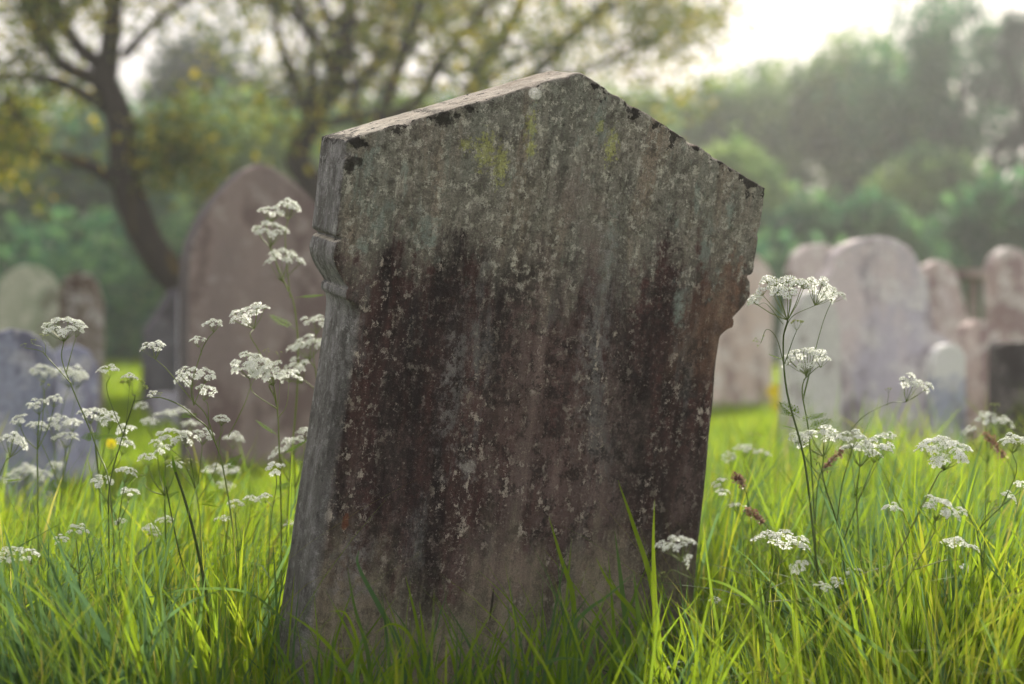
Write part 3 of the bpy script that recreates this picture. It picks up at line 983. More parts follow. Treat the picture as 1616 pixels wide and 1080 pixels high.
def grass():
    parts = []
    # long grass round the stones
    n = 36000
    y = rng.uniform(1.4 ** .5, 8.0 ** .5, n * 2) ** 2
    x = rng.uniform(-1, 1, n * 2) * (y * .36 + .35)
    cl = fnoise(x, y, 3.0, 1.0)
    lx = (x - .06) * math.cos(YAW) + (y - 3.35) * math.sin(YAW)
    ly = -(x - .06) * math.sin(YAW) + (y - 3.35) * math.cos(YAW)
    cl = cl - np.where((np.abs(lx) < .46) & (ly < .05) & (ly > -.9), np.where(lx < .1, .32, .0), 0)
    keep = rng.random(len(x)) < np.clip(.62 + .9 * cl, .1, 1)
    cl = np.clip(cl, -.35, .6)
    x, y, cl = x[keep][:n], y[keep][:n], cl[keep][:n]
    n = len(x)
    # local frame of the headstone, to keep the grass low right in front of it
    lx = (x - .06) * math.cos(YAW) + (y - 3.35) * math.sin(YAW)
    ly = -(x - .06) * math.sin(YAW) + (y - 3.35) * math.cos(YAW)
    h = .37 + .17 * cl + rng.normal(size=n) * .08
    front = (np.abs(lx) < .5) & (ly < .05) & (ly > -1.6)
    fr = np.clip((.50 - np.abs(lx)) / .12, 0, 1) * np.clip((.1 - ly) / .1, 0, 1)
    h *= 1 - fr * np.where(lx < .05, .74, np.where(lx < .2, .58, .42)) * (ly > -1.6)
    near = np.clip((2.9 - y) / .4, 0, 1)
    h *= 1 - near * .6
    # on the left the long grass stops sooner
    far = np.where(x < 0, np.clip((y - 4.6) / 1.0, 0, 1), np.clip((y - 6.0) / 1.6, 0, 1))
    h *= 1 - far * .68
    h *= np.where(x < -.3, .92, 1.0)
    # cap blade heights by camera view angle, keeping the headstone's lower face clear
    u = 808 + x / y * FP
    low = np.clip((u - 425) / 50, 0, 1) * np.clip((1125 - u) / 50, 0, 1) * (y < 3.45)
    cap = (.8 - np.where(u < 830, 490, 395) / FP * y) * rng.uniform(.55, 1.15, n)
    odd = rng.random(n) < np.where(u < 780, .05, .14)
    h = np.where((low > rng.random(n)) & ~odd, np.minimum(h, np.maximum(cap, .05)), h)
    h = np.clip(h, .05, .62)
    w = rng.uniform(.0045, .0125, n)
    w[rng.random(n) < .06] *= 1.5
    fieldaz = fnoise(x, y, 1.2, 5.0) * 5 + .5
    az = fieldaz + rng.normal(size=n) * 1.0
    lean = np.abs(rng.normal(size=n)) * .16
    bend = np.abs(rng.normal(size=n)) * .28
    droop = np.clip(rng.normal(size=n) * .10 + .05, 0, .3)
    dr = rng.random(n) < .2
    bend[dr] = rng.uniform(.7, 1.15, dr.sum()); droop[dr] = rng.uniform(.35, .62, dr.sum()); h[dr] *= rng.uniform(.9, 1.3, dr.sum())
    phi = rng.uniform(0, 2 * np.pi, n)
    rnd = np.clip(.48 + .8 * fnoise(x, y, 1.6, 9.0) + rng.normal(size=n) * .24, 0, .95)
    teal = rng.random(n) < .15
    rnd[teal] = rng.uniform(0, .12, teal.sum())
    dry = rng.random(n) < .02
    rnd[dry] = .98
    parts.append(blades(np.stack([x, y, np.zeros(n) - .01], 1), h, w, az, lean, bend, droop, phi, rnd))
    # a fringe of single blades at the headstone's foot, thicker towards its right end
    n = 330
    t = rng.random(n) ** .75
    u = 470 + 660 * t
    y = rng.uniform(2.72, 3.12, n)
    x = (u - 808) / FP * y
    tip = rng.uniform(930, 1075, n) - np.where(u > 820, rng.uniform(0, 95, n), 0)
    h = np.clip(.8 - (tip - 500) / FP * y, .05, .5)
    parts.append(blades(np.stack([x, y, np.zeros(n)], 1), h * 1.06, rng.uniform(.004, .0095, n), rng.uniform(0, 6.28, n), np.abs(rng.normal(size=n)) * .16,
                        np.abs(rng.normal(size=n)) * .32, np.clip(rng.normal(size=n) * .12 + .04, 0, .35), rng.uniform(0, 6.28, n),
                        np.where(rng.random(n) < .25, .06, rng.uniform(.35, .8, n))))
    # thin flowering stems and dry straws between the blades
    n = 5200
    y = rng.uniform(2.5 ** .5, 6.5 ** .5, n) ** 2
    x = rng.uniform(-1, 1, n) * (y * .36 + .3)
    u = 808 + x / y * FP
    ok = ~((u > 400) & (u < 1120) & (y < 3.5))
    x, y = x[ok], y[ok]; n = len(x)
    h = np.clip(.40 + rng.normal(size=n) * .07, .2, .56) * np.where((x < 0) & (y > 4.6), .5, 1)
    rnd = np.where(rng.random(n) < .3, .97, rng.uniform(.1, .7, n))
    parts.append(blades(np.stack([x, y, np.zeros(n)], 1), h, rng.uniform(.0012, .0022, n), rng.uniform(0, 6.28, n), np.abs(rng.normal(size=n)) * .25,
                        np.abs(rng.normal(size=n)) * .35, np.clip(rng.normal(size=n) * .12 + .05, 0, .4), rng.uniform(0, 6.28, n), rnd))
    # shorter grass further off
    n = 70000
    y = rng.uniform(5.5 ** .5, 27 ** .5, n) ** 2
    x = rng.uniform(-1, 1, n) * (y * .38 + .6)
    h = .11 + .04 * fnoise(x, y, .8, 3) + rng.random(n) * .05
    rnd = np.clip(.62 + .6 * fnoise(x, y, .5, 9.0) + rng.normal(size=n) * .15, 0, .95)
    parts.append(blades(np.stack([x, y, np.zeros(n)], 1), h, .006 + y * .0012, rng.uniform(0, 6.28, n), rng.random(n) * .3,
                        rng.random(n) * .5, rng.random(n) * .2, rng.uniform(0, 6.28, n), rnd, 2))
    # blades the photo shows against the dark stone: (tip, mid, foot) in pixels, depth, width, tint
    hero = [([(866, 815), (885, 880), (905, 950), (905, 1080)], 2.95, 9, .55), ([(975, 758), (1000, 830), (1030, 930), (1045, 1080)], 2.9, 10, .62),
            ([(1033, 788), (1031, 860), (1033, 940), (1036, 1090)], 2.95, 9, .62), ([(970, 838), (978, 900), (985, 960), (1000, 1080)], 2.95, 9, .1),
            ([(566, 868), (566, 895), (600, 960), (630, 1020), (650, 1120)], 2.9, 10, .02), ([(548, 895), (560, 960), (580, 1030), (590, 1120)], 2.95, 8, .15),
            ([(940, 880), (965, 925), (1010, 980), (1060, 1080)], 2.9, 9, .6), ([(1108, 820), (1118, 900), (1130, 980), (1150, 1090)], 3.0, 6, .4),
            ([(640, 910), (655, 970), (668, 1040), (680, 1110)], 2.95, 8, .45), ([(662, 950), (668, 1000), (672, 1050), (678, 1110)], 2.95, 8, .6),
            ([(450, 965), (500, 1000), (540, 1050), (565, 1120)], 2.85, 8, .55), ([(520, 965), (545, 968), (562, 1005), (575, 1060), (585, 1120)], 2.9, 6, .75),
            ([(813, 955), (815, 1010), (822, 1060), (828, 1120)], 2.95, 6, .65), ([(858, 970), (840, 1010), (825, 1060), (815, 1120)], 2.95, 7, .5),
            ([(1000, 905), (960, 940), (925, 965), (900, 1000), (880, 1100)], 2.85, 8, .05), ([(1000, 900), (1005, 950), (1010, 1000), (1015, 1100)], 2.9, 10, .2),
            ([(590, 1000), (620, 985), (650, 1010), (665, 1090)], 2.9, 6, .7), ([(925, 1043), (880, 1040), (840, 1065), (822, 1120)], 2.8, 9, .08),
            ([(736, 738), (742, 745)][:1] * 0 or [(700, 1000), (715, 1040), (730, 1120)], 2.95, 7, .5),
            ([(285, 950), (310, 990), (322, 1030), (330, 1120)], 2.9, 15, .72), ([(355, 930), (300, 950), (250, 990), (205, 1060), (190, 1130)], 2.8, 8, .04),
            ([(180, 945), (240, 942), (300, 930), (390, 935), (450, 980)], 3.0, 5, .12), ([(202, 850), (215, 900), (245, 960), (270, 1100)], 3.05, 10, .6),
            ([(1240, 905), (1290, 950), (1340, 990), (1420, 1050), (1480, 1110)], 2.9, 9, .1), ([(1330, 900), (1345, 960), (1360, 1040), (1370, 1120)], 2.95, 9, .5),
            ([(1616, 960), (1560, 985), (1520, 1030), (1490, 1110)], 2.95, 8, .6), ([(1100, 910), (1150, 925), (1195, 960), (1230, 1020), (1240, 1110)], 2.85, 8, .25)]
    for path, D, wpx, rr in hero:
        pts = smooth_path([at(a, b, D + .03 * i) for i, (a, b) in enumerate(path)], 5)
        pts = pts[::-1]
        n = len(pts); v = []
        ang = rng.uniform(-.5, .5)
        for i, p in enumerate(pts):
            s = i / (n - 1)
            wd = wpx * D / FP * (1 - s ** 2.0) * .5 + .0002
            t = (pts[min(i + 1, n - 1)] - pts[max(0, i - 1)]).normalized()
            side = t.cross(Vector((math.sin(ang), 1, .3))).normalized()
            v += [tuple(p - side * wd), tuple(p + side * wd)]
        q = [(2 * i, 2 * i + 1, 2 * i + 3, 2 * i + 2) for i in range(n - 1)]
        parts.append((np.array(v), np.array(q), np.full(len(v), rr)))
    v, q, r = merge(parts)
    tag(link('grass', mesh_np('grass', v, q, M['grass'], r)), 'long backlit green grass growing round the gravestones', 'grass', kind='stuff')


grass()


# ------------------------------------------------------------------ cow parsley
def umbel(seed, n_rays=10, kind='open'):
    """flower head about 8 cm wide, origin where the rays meet, z up"""
    rs = random.Random(seed)
    b = MB()
    mats = [M['stem'], M['petal'], M['bud']]
    for i in range(n_rays):
        az = i * 2.399 + rs.uniform(-.3, .3)
        th = math.sqrt((i + .5) / n_rays) * R(62) * rs.uniform(.85, 1.1)
        L = .036 * rs.uniform(.85, 1.15)
        d = Vector((math.sin(th) * math.cos(az), math.sin(th) * math.sin(az), math.cos(th)))
        c = Vector((d.x * L, d.y * L, .012 + d.z * L * .62 + rs.uniform(-.003, .003)))
        b.tube([(0, 0, 0), (c * .55 + Vector((0, 0, -.002))), c], [.0006, .0005, .0004], 4, .7, 0)
        nrm = (Vector((0, 0, 1)) * 1.2 + d * .8).normalized()
        nf = rs.randint(15, 19) if kind == 'open' else rs.randint(8, 12)
        a1 = nrm.orthogonal().normalized(); a2 = nrm.cross(a1)
        for k in range(nf):
            aa = k * 2.399; rr = math.sqrt((k + .4) / nf) * (.0098 if kind == 'open' else .0065)
            f = c + (a1 * math.cos(aa) + a2 * math.sin(aa)) * rr + nrm * (.0065 - rr * rr * 45 + rs.uniform(-.001, .001))
            fn = (nrm + (f - c).normalized() * .6 + Vector((rs.gauss(0, .35), rs.gauss(0, .35), 0))).normalized()
            if k % 2 == 0: b.tube([c, f], [.0003, .00025], 3, .8, 0)
            e1 = fn.orthogonal().normalized(); e2 = fn.cross(e1)
            if kind == 'open':
                ph = rs.uniform(0, 6.28); s = rs.uniform(.0023, .0034)
                for m in range(5):
                    t = ph + m * 2 * math.pi / 5
                    o = e1 * math.cos(t) + e2 * math.sin(t); q = fn.cross(o)
                    cup = fn * rs.uniform(-.0003, .0009)
                    b.quad(f, f + o * s * .6 + q * s * .42, f + o * s * 1.15 + cup, f + o * s * .6 - q * s * .42, min(1, rs.uniform(.25, 1.1)), 1)
                b.tube([f, f + fn * .001], [.0006, .0004], 4, .2, 2)
            else:
                s = .0016
                b.tube([f - fn * s, f, f + fn * s], [s * .6, s, s * .4], 5, rs.random(), 2)
                if rs.random() < .45:
                    b.quad(f + e1 * s, f + e2 * s, f - e1 * s + fn * s, f - e2 * s, .3, 1)
    return b.mesh('flower_head', mats, False)


OPEN = [umbel(100 + i, n) for i, n in enumerate((9, 10, 12, 8, 11, 13))]
BUD = [umbel(200 + i, n, 'bud') for i, n in enumerate((6, 7, 5))]


def leaf_mesh(seed):
    rs = random.Random(seed); b = MB()
    L = .07

    def frond(p, d, side, l, lvl):
        b.tube([p, p + d * l], [.0006, .0003], 3, .5, 0)
        m = 5 if lvl == 0 else 4
        for i in range(m):
            t = .25 + .75 * i / m
            q = p + d * l * t
            for sg in (-1, 1):
                nd = (d * .55 + side * sg).normalized()
                ll = l * (.5 if lvl == 0 else .36) * (1.1 - t * .75)
                if lvl == 0: frond(q, nd, d.cross(side).cross(nd).normalized(), ll * 1.3, 1)
                else:
                    w = d.cross(side).normalized().cross(nd) * ll * .24
                    b.quad(q, q + nd * ll * .55 + w, q + nd * ll, q + nd * ll * .55 - w, rs.random(), 0)
        w = side * l * .06
        e = p + d * l
        b.quad(e - d * l * .1, e + w, e + d * l * .12, e - w, rs.random(), 0)
    frond(Vector((0, 0, 0)), Vector((1, 0, .25)).normalized(), Vector((0, 1, 0)), L, 0)
    return b.mesh('leaf', [M['fern']], False)


LEAF = [leaf_mesh(i) for i in range(3)]
PG = 'cow parsley plants flowering in the long grass'
nhead = 0


def parsley(label, D, root_px, stems, leaves=(), tone=.65, name='cow_parsley'):
    """stems: (pixel polyline ending at the head centre, radius mm, head width px or None, kind)
    first stem starts at the ground"""
    global nhead
    rs = random.Random(label)
    b = at(root_px, 900, D)
    root = empty(name, (b.x, D, 0))
    o = root.location.copy()
    mb = MB()
    seen = {}

    def P(px, py, i=0):
        k = (px, py)
        if k not in seen: seen[k] = at(px, py, D + rs.uniform(-.035, .035))
        return seen[k] - o
    for (pp, rad, wpx, kind) in stems:
        pts = []
        for q in pp:
            if q == 'root': pts.append(Vector((0, 0, -.02)))
            else: pts.append(P(*q))
        k = D / FP
        if wpx:
            tip = pts[-1]; d = (pts[-1] - pts[-2]).normalized()
            up = (d * .8 + Vector((0, -.12, 1)) * .9 + Vector((rs.gauss(0, .26), rs.gauss(0, .2), 0))).normalized()
            sc = wpx * k / .077
            junction = tip - up * .03 * sc
            pts[-1] = junction
            data = rs.choice(OPEN if kind == 'o' else BUD)
            h = link('flower_head', data, root)
            h.location = junction
            h.rotation_mode = 'QUATERNION'
            h.rotation_quaternion = up.to_track_quat('Z', 'Y') @ Matrix.Rotation(rs.uniform(0, 6.28), 3, 'Z').to_quaternion()
            h.scale = (sc, sc, sc * rs.uniform(.95, 1.35))
            nhead += 1
        sp = smooth_path(pts, 5)
        n = len(sp); r0 = rad * .00118
        mb.tube(sp, [r0 * (1 - .45 * i / (n - 1)) for i in range(n)], 6, tone)
    link('stem', mb.mesh('stem', [M['stem']]), root)
    for (px, py, s, ang) in leaves:
        l = link('leaf', rs.choice(LEAF), root)
        l.location = P(px, py)
        l.rotation_euler = (rs.uniform(-.3, .3), rs.uniform(-.4, .2), ang)
        l.scale = (s, s, s)
    tag(root, label, 'wildflower', PG)
    return root


ro = 'root'
# ---- left of the leaning stone
parsley('cow parsley with wide white head and three green bud heads, before the blue grey headstone', 3.35, 190, [
    ([ro, (176, 800), (154, 711), (118, 622), (98, 569), (97, 514)], 1.5, 68, 'o'),
    ([(104, 590), (112, 560), (122, 520)], .9, 34, 'o'),
    ([(112, 605), (80, 570), (66, 555), (38, 545)], .9, 12, 'b'),
    ([(70, 560), (66, 548), (52, 540)], .6, 14, 'b'), ([(72, 562), (72, 545), (69, 531)], .6, 18, 'b')], [(150, 700, .6, 2.0)])
parsley('cow parsley with greenish cup-shaped head on a dark straight stem, left of the pinkish headstone', 3.3, 170, [
    ([ro, (172, 860), (172, 773), (190, 700), (212, 631), (213, 606)], 1.4, 52, 'b'),
    ([(196, 690), (176, 640), (168, 610), (172, 582)], .9, 38, 'o'),
    ([(210, 634), (240, 628), (249, 622)], .7, 18, 'b'), ([(196, 690), (200, 660), (205, 598)], .6, 30, 'o')], [(192, 690, .5, 3.4)], .2)
parsley('branching cow parsley with six small heads, before the left edge of the pinkish headstone', 3.3, 395, [
    ([ro, (375, 900), (352, 740), (330, 680), (309, 660), (285, 640), (255, 628), (240, 622)], 1.5, 20, 'o'),
    ([(340, 700), (325, 655), (300, 628), (265, 585), (243, 550)], 1.1, 44, 'o'),
    ([(306, 640), (302, 610), (318, 555), (328, 535), (336, 512)], 1.0, 34, 'o'), ([(318, 560), (316, 548), (312, 538)], .6, 28, 'o'),
    ([(306, 640), (304, 615), (296, 596)], .8, 52, 'o'), ([(306, 640), (318, 612), (324, 594)], .8, 38, 'o'),
    ([(330, 680), (328, 640), (326, 618)], .8, 42, 'o'), ([(340, 700), (352, 680), (350, 662)], .7, 30, 'o')], [(352, 740, .6, .3), (309, 660, .45, 2.5), (350, 800, .6, 2.8)])
parsley('tallest cow parsley left of the stone, three stacked soft white heads over the pinkish headstone', 3.9, 450, [
    ([ro, (455, 800), (470, 600), (467, 500), (455, 455), (440, 440), (447, 415)], 2.2, 72, 'o'),
    ([(455, 460), (430, 400), (425, 368)], 1.3, 58, 'o'), ([(458, 470), (450, 380), (455, 345), (456, 330)], 1.2, 46, 'o'), ([(430, 400), (420, 350), (430, 334)], 1.0, 44, 'o')],
    [(466, 520, .9, 3.0), (467, 470, .9, .4)], .85)
parsley('soft focus cow parsley with three heads touching the left edge of the leaning stone', 3.85, 505, [
    ([ro, (500, 800), (505, 640), (500, 590), (485, 545)], 1.7, 62, 'o'), ([(500, 600), (495, 560), (498, 508)], 1.2, 50, 'o'), ([(502, 610), (512, 575), (514, 550)], 1.2, 44, 'o'),
    ([(503, 620), (480, 600), (468, 585)], 1.1, 58, 'o')], [(505, 640, .9, .7)], .8)
parsley('cow parsley with a broad double head and one higher side head, before the pinkish headstone', 3.5, 442, [
    ([ro, (444, 850), (441, 720), (437, 640), (425, 610), (424, 588)], 1.9, 60, 'o'),
    ([(438, 650), (430, 600), (412, 560), (395, 530), (390, 497)], 1.3, 68, 'o'), ([(437, 645), (400, 620), (392, 578)], 1.0, 62, 'o'), ([(360, 690), (385, 640), (400, 600), (408, 582)], .9, 46, 'o'),
    ([(438, 650), (425, 590), (420, 555)], .6, 14, 'b'), ([(438, 650), (442, 600), (440, 558)], .6, 14, 'b'), ([(439, 660), (452, 640), (458, 590)], .8, 38, 'o')], [(441, 720, .9, .2), (440, 690, .8, 2.9)], .85)
parsley('blurred cow parsley with two heads side by side before the small pale blue headstone', 4.3, 90, [
    ([ro, (88, 740), (72, 640), (66, 590)], 1.4, 40, 'o'), ([(84, 700), (100, 640), (110, 592)], 1.2, 54, 'o'), ([(84, 700), (112, 660), (122, 598)], 1.1, 40, 'o')], (), .6)
parsley('cow parsley with one drooping head cut by the left edge of the photo', 3.45, -20, [
    ([ro, (-16, 880), (-8, 780), (8, 730), (22, 702)], 1.4, 54, 'o')], [(0, 760, .6, .2)], .6)
parsley('cow parsley with a pair of rounded heads in front of the blue grey headstone', 3.75, 95, [
    ([ro, (92, 900), (98, 760), (104, 690)], 1.4, 46, 'o'), ([(98, 760), (104, 720), (92, 665)], 1.0, 42, 'o'), ([(96, 770), (70, 710), (60, 674)], 1.0, 38, 'o'), ([(98, 760), (112, 700), (116, 668)], 1.0, 38, 'o')], [(97, 780, .7, 2.2)], .6)
parsley('cow parsley with four close heads on level with the bottom of the pale blue headstone', 3.55, 160, [
    ([ro, (160, 880), (156, 760), (150, 700), (143, 653)], 1.4, 44, 'o'), ([(156, 750), (166, 700), (172, 664)], 1.0, 42, 'o'), ([(157, 760), (188, 710), (198, 678)], 1.0, 38, 'o'), ([(157, 765), (185, 735), (196, 704)], 1.0, 40, 'o'),
    ([(157, 765), (150, 700), (160, 650)], .8, 30, 'o')], [(158, 800, .7, 1.0)], .6)
parsley('cow parsley with three low heads just above the grass tips at left', 3.4, 190, [
    ([ro, (190, 900), (184, 820), (160, 760)], 1.3, 44, 'o'), ([(186, 830), (192, 790), (200, 748)], 1.0, 38, 'o'), ([(186, 830), (200, 800), (206, 776)], 1.0, 38, 'o')], (), .5)
parsley('cow parsley with a row of five heads crossing the foot of the pinkish headstone', 3.45, 320, [
    ([ro, (318, 900), (312, 790), (290, 730), (270, 690)], 1.4, 50, 'o'), ([(308, 770), (300, 720), (298, 692)], 1.0, 42, 'o'), ([(310, 780), (318, 720), (322, 688)], 1.0, 40, 'o'),
    ([(312, 790), (340, 740), (352, 660)], 1.0, 30, 'o'), ([(306, 770), (280, 740), (272, 728)], .8, 34, 'b'), ([(308, 770), (298, 745), (300, 732)], .8, 26, 'b')], [(312, 800, .7, .6)], .6)
parsley('blurred cow parsley with two heads behind the row at the foot of the pinkish headstone', 4.1, 352, [
    ([ro, (352, 900), (350, 810), (340, 745)], 1.4, 48, 'o'), ([(350, 810), (360, 780), (362, 748)], 1.1, 42, 'o'), ([(350, 815), (360, 740), (368, 695)], 1.1, 38, 'o'), ([(350, 815), (352, 795), (355, 770)], 1.1, 36, 'o')], (), .6)
parsley('small cow parsley with a single upright half-open head left of the leaning stone', 3.3, 425, [
    ([ro, (424, 900), (428, 820), (436, 770), (433, 741)], 1.1, 34, 'o'), ([(430, 800), (420, 790), (418, 785)], .7, 24, 'o')], [(436, 770, .4, .6)], .6)
parsley('low cow parsley with two heads half hidden behind the left edge of the leaning stone', 3.7, 462, [
    ([ro, (460, 930), (460, 870), (464, 832)], 1.2, 32, 'o'), ([(460, 880), (446, 870), (438, 858)], .8, 34, 'b')], (), .6)
parsley('low cow parsley with a flat head among grass blades at the left photo edge', 3.1, 30, [
    ([ro, (40, 1000), (36, 930), (14, 880)], 1.2, 52, 'o'), ([(36, 930), (44, 905), (46, 876)], .9, 40, 'o')], (), .5)
parsley('low cow parsley with three small heads deep in the grass at left', 3.55, 230, [
    ([ro, (228, 940), (215, 870), (190, 826)], 1.1, 24, 'o'), ([(228, 930), (245, 870), (260, 820)], 1.0, 30, 'o'), ([(228, 930), (232, 870), (236, 836)], 1.0, 28, 'o'), ([(230, 920), (240, 880), (246, 842)], .9, 24, 'o')], (), .5)
def auto(label, D, root_px, heads, tone=.6, leaves=()):
    hx, hy, hw = heads[0][:3]
    node = (root_px * .45 + hx * .55, hy + 70)
    st = [([ro, (root_px, hy + 170), node, (hx, hy)], 1.8, hw, 'o')]
    for h in heads[1:]:
        k = h[3] if len(h) > 3 else 'o'
        st.append(([node, (node[0] * .4 + h[0] * .6, (node[1] + h[1]) / 2 + 6), (h[0], h[1])], 1.1, h[2], k))
    return parsley(label, D, root_px, st, leaves, tone)


auto('cow parsley with three heads in front of the gap between the two blue headstones', 3.6, 60, [(58, 640, 40), (28, 662, 34), (86, 632, 30), (72, 610, 20, 'b')])
auto('blurred cow parsley with five heads under the narrow dark headstone', 4.2, 265, [(262, 655, 40), (236, 668, 36), (286, 648, 34), (222, 640, 28), (300, 668, 34)], .7)
auto('cow parsley with five small dense heads right of the greenish cup-shaped one', 3.45, 262, [(258, 712, 36), (232, 726, 34), (246, 700, 26), (276, 735, 30), (222, 755, 26, 'b')], .5, [(250, 790, .6, .4)])
auto('cow parsley with three heads low against the pinkish headstone, nearest the leaning stone', 3.75, 470, [(462, 700, 42), (440, 718, 34), (484, 684, 34), (476, 730, 24, 'b')], .75, [(466, 770, .7, 2.6)])
auto('blurred cow parsley with four heads just over the grass tips before the blue grey headstone', 4.4, 40, [(42, 742, 44), (18, 756, 36), (66, 752, 36), (88, 738, 30)], .6)
auto('cow parsley with four low heads between grass blades right of the thick dark stalk', 3.5, 380, [(372, 800, 34), (352, 818, 28), (398, 790, 30), (410, 816, 24, 'b')], .5)
auto('low cow parsley with three heads nearest the bottom left of the photo', 3.2, 130, [(122, 838, 40), (96, 852, 30), (146, 856, 26, 'b')], .5)
# ---- right of the leaning stone
auto('blurred cow parsley with four heads before the grass edge below the pale pink headstone', 4.2, 1180, [(1176, 708, 38), (1150, 722, 30), (1204, 716, 34), (1190, 690, 26, 'b')], .6)
auto('blurred cow parsley with four heads over the grass below the rose coloured headstone', 4.1, 1560, [(1556, 660, 36), (1530, 678, 30), (1584, 668, 34), (1570, 640, 20, 'b')], .6)
auto('low cow parsley with three heads right of the dark curving stem', 3.3, 1350, [(1346, 905, 34), (1322, 918, 26), (1370, 890, 28, 'b')], .4)
parsley('tallest cow parsley on the right, very wide flat head touching the leaning stone edge', 3.2, 1325, [
    ([ro, (1312, 1060), (1290, 900), (1270, 730), (1242, 620), (1236, 540), (1235, 466)], 2.2, 104, 'o'),
    ([(1236, 530), (1250, 500), (1294, 462)], .9, 62, 'o'),
    ([(1238, 580), (1226, 535), (1210, 520), (1198, 538)], .8, 24, 'b'), ([(1238, 575), (1250, 540), (1258, 512)], .8, 26, 'b'),
    ([(1236, 512), (1210, 480), (1192, 474)], .7, 24, 'o')],
    [(1266, 665, .7, .5), (1262, 660, .7, 2.4), (1240, 570, .5, 2.6), (1268, 680, .6, 3.4)], .25)
parsley('cow parsley with a ragged head just below the very wide flat one on the right', 3.35, 1290, [
    ([ro, (1288, 900), (1278, 700), (1266, 620), (1266, 562)], 1.6, 78, 'o'), ([(1268, 600), (1290, 580), (1296, 568)], .8, 34, 'o'), ([(1268, 630), (1290, 540), (1302, 500), (1318, 462)], .8, 46, 'o'), ([(1268, 625), (1276, 590), (1272, 580)], .6, 38, 'o')],
    [(1275, 680, .7, .2)], .5)
parsley('cow parsley with broad clustered heads crossing the dark stem on the right, above the grass', 3.25, 1345, [
    ([ro, (1342, 1050), (1328, 860), (1300, 760), (1290, 690)], 1.8, 84, 'o'), ([(1320, 830), (1330, 760), (1345, 688)], 1.1, 52, 'o'), ([(1328, 860), (1355, 790), (1385, 708)], 1.2, 62, 'o'),
    ([(1300, 760), (1270, 720), (1258, 690)], .8, 32, 'o'), ([(1298, 750), (1292, 730), (1290, 722)], .8, 36, 'b')], [(1300, 745, .7, 1.2)], .35)
parsley('slender cow parsley with airy head on a thin stem arching right, before the arched headstone', 3.6, 1300, [
    ([ro, (1290, 900), (1310, 750), (1350, 670), (1400, 638), (1440, 610)], 1.0, 68, 'o'), ([(1400, 640), (1402, 625), (1402, 615)], .5, 16, 'b')], (), .35)
parsley('cow parsley with two small flat heads at the foot of the large arched headstone', 3.35, 1375, [
    ([ro, (1365, 960), (1352, 800), (1362, 712)], 1.6, 66, 'o'), ([(1354, 790), (1385, 730), (1401, 690)], .9, 34, 'o'), ([(1353, 800), (1345, 740), (1340, 706)], .7, 34, 'o')], [(1352, 790, .6, 1.1)], .7)
parsley('cow parsley with large many-rayed head on a pale slanting stem, below the white-topped small headstone', 3.15, 1370, [
    ([ro, (1385, 950), (1430, 850), (1465, 780), (1482, 748), (1490, 712)], 1.6, 90, 'o'), ([(1400, 930), (1412, 850), (1408, 806)], .8, 38, 'o')], [(1400, 925, .5, .8)], .85)
parsley('cow parsley with two leaning white heads in the middle of the right-hand grass', 3.1, 1385, [
    ([ro, (1396, 1000), (1440, 900), (1472, 845), (1486, 800)], 1.4, 66, 'o'), ([(1440, 900), (1490, 885), (1514, 862)], 1.1, 62, 'o'), ([(1472, 845), (1500, 815), (1516, 808)], .6, 22, 'o'), ([(1430, 915), (1436, 900), (1442, 880)], .6, 26, 'b')], (), .75)
parsley('cow parsley with forking dark stems and small heads at the right edge of the photo', 3.2, 1560, [
    ([ro, (1556, 1000), (1548, 870), (1543, 840), (1580, 800), (1612, 765)], 1.3, 30, 'o'), ([(1543, 842), (1560, 810), (1590, 786)], .8, 28, 'o'), ([(1543, 840), (1515, 790), (1500, 765)], .9, 22, 'b'),
    ([(1580, 800), (1604, 745), (1598, 698)], .9, 46, 'o'), ([(1552, 900), (1556, 780), (1556, 745)], .7, 16, 'b'), ([(1575, 800), (1576, 800), (1574, 800)], .5, 34, 'b')], [(1545, 845, .5, .5)], .3)
parsley('cow parsley with one broad flat head just above the grass right of the leaning stone', 3.1, 1210, [
    ([ro, (1205, 1000), (1216, 920), (1230, 890), (1236, 853)], 1.3, 94, 'o'), ([(1214, 930), (1246, 915), (1260, 893)], .8, 34, 'o'), ([(1212, 950), (1270, 945), (1300, 925)], .8, 30, 'o')], (), .7)
parsley('cow parsley nodding in front of the lower right edge of the leaning stone', 2.82, 1195, [
    ([ro, (1188, 1060), (1150, 975), (1095, 915), (1076, 880), (1070, 866)], 1.1, 56, 'o'), ([(1090, 912), (1060, 900), (1046, 906)], .7, 20, 'b'), ([(1084, 900), (1088, 890), (1084, 882)], .6, 20, 'o'), ([(1078, 884), (1050, 872), (1043, 860)], .6, 20, 'o')], (), .75)
parsley('small cow parsley with three tiny heads touching the right edge of the leaning stone', 3.65, 1185, [
    ([ro, (1184, 930), (1178, 840), (1160, 797)], 1.0, 24, 'o'), ([(1174, 820), (1150, 790), (1140, 779)], .8, 28, 'o'), ([(1160, 800), (1145, 775), (1134, 762)], .7, 30, 'o')], (), .6)
parsley('faint cow parsley with sparse bud heads low in the right-hand grass', 3.3, 1500, [
    ([ro, (1500, 1050), (1500, 960), (1470, 900), (1446, 886)], 1.1, 28, 'b'), ([(1500, 970), (1530, 950), (1540, 966)], .8, 24, 'b'), ([(1500, 960), (1515, 920), (1526, 900)], .8, 26, 'o')], (), .25)
parsley('low cow parsley with pale green heads between the leaning stone and the broad flat head', 3.3, 1140, [
    ([ro, (1140, 1060), (1146, 1000), (1144, 962)], .9, 30, 'b'), ([(1145, 1010), (1130, 980), (1128, 948)], .7, 22, 'o')], (), .5)


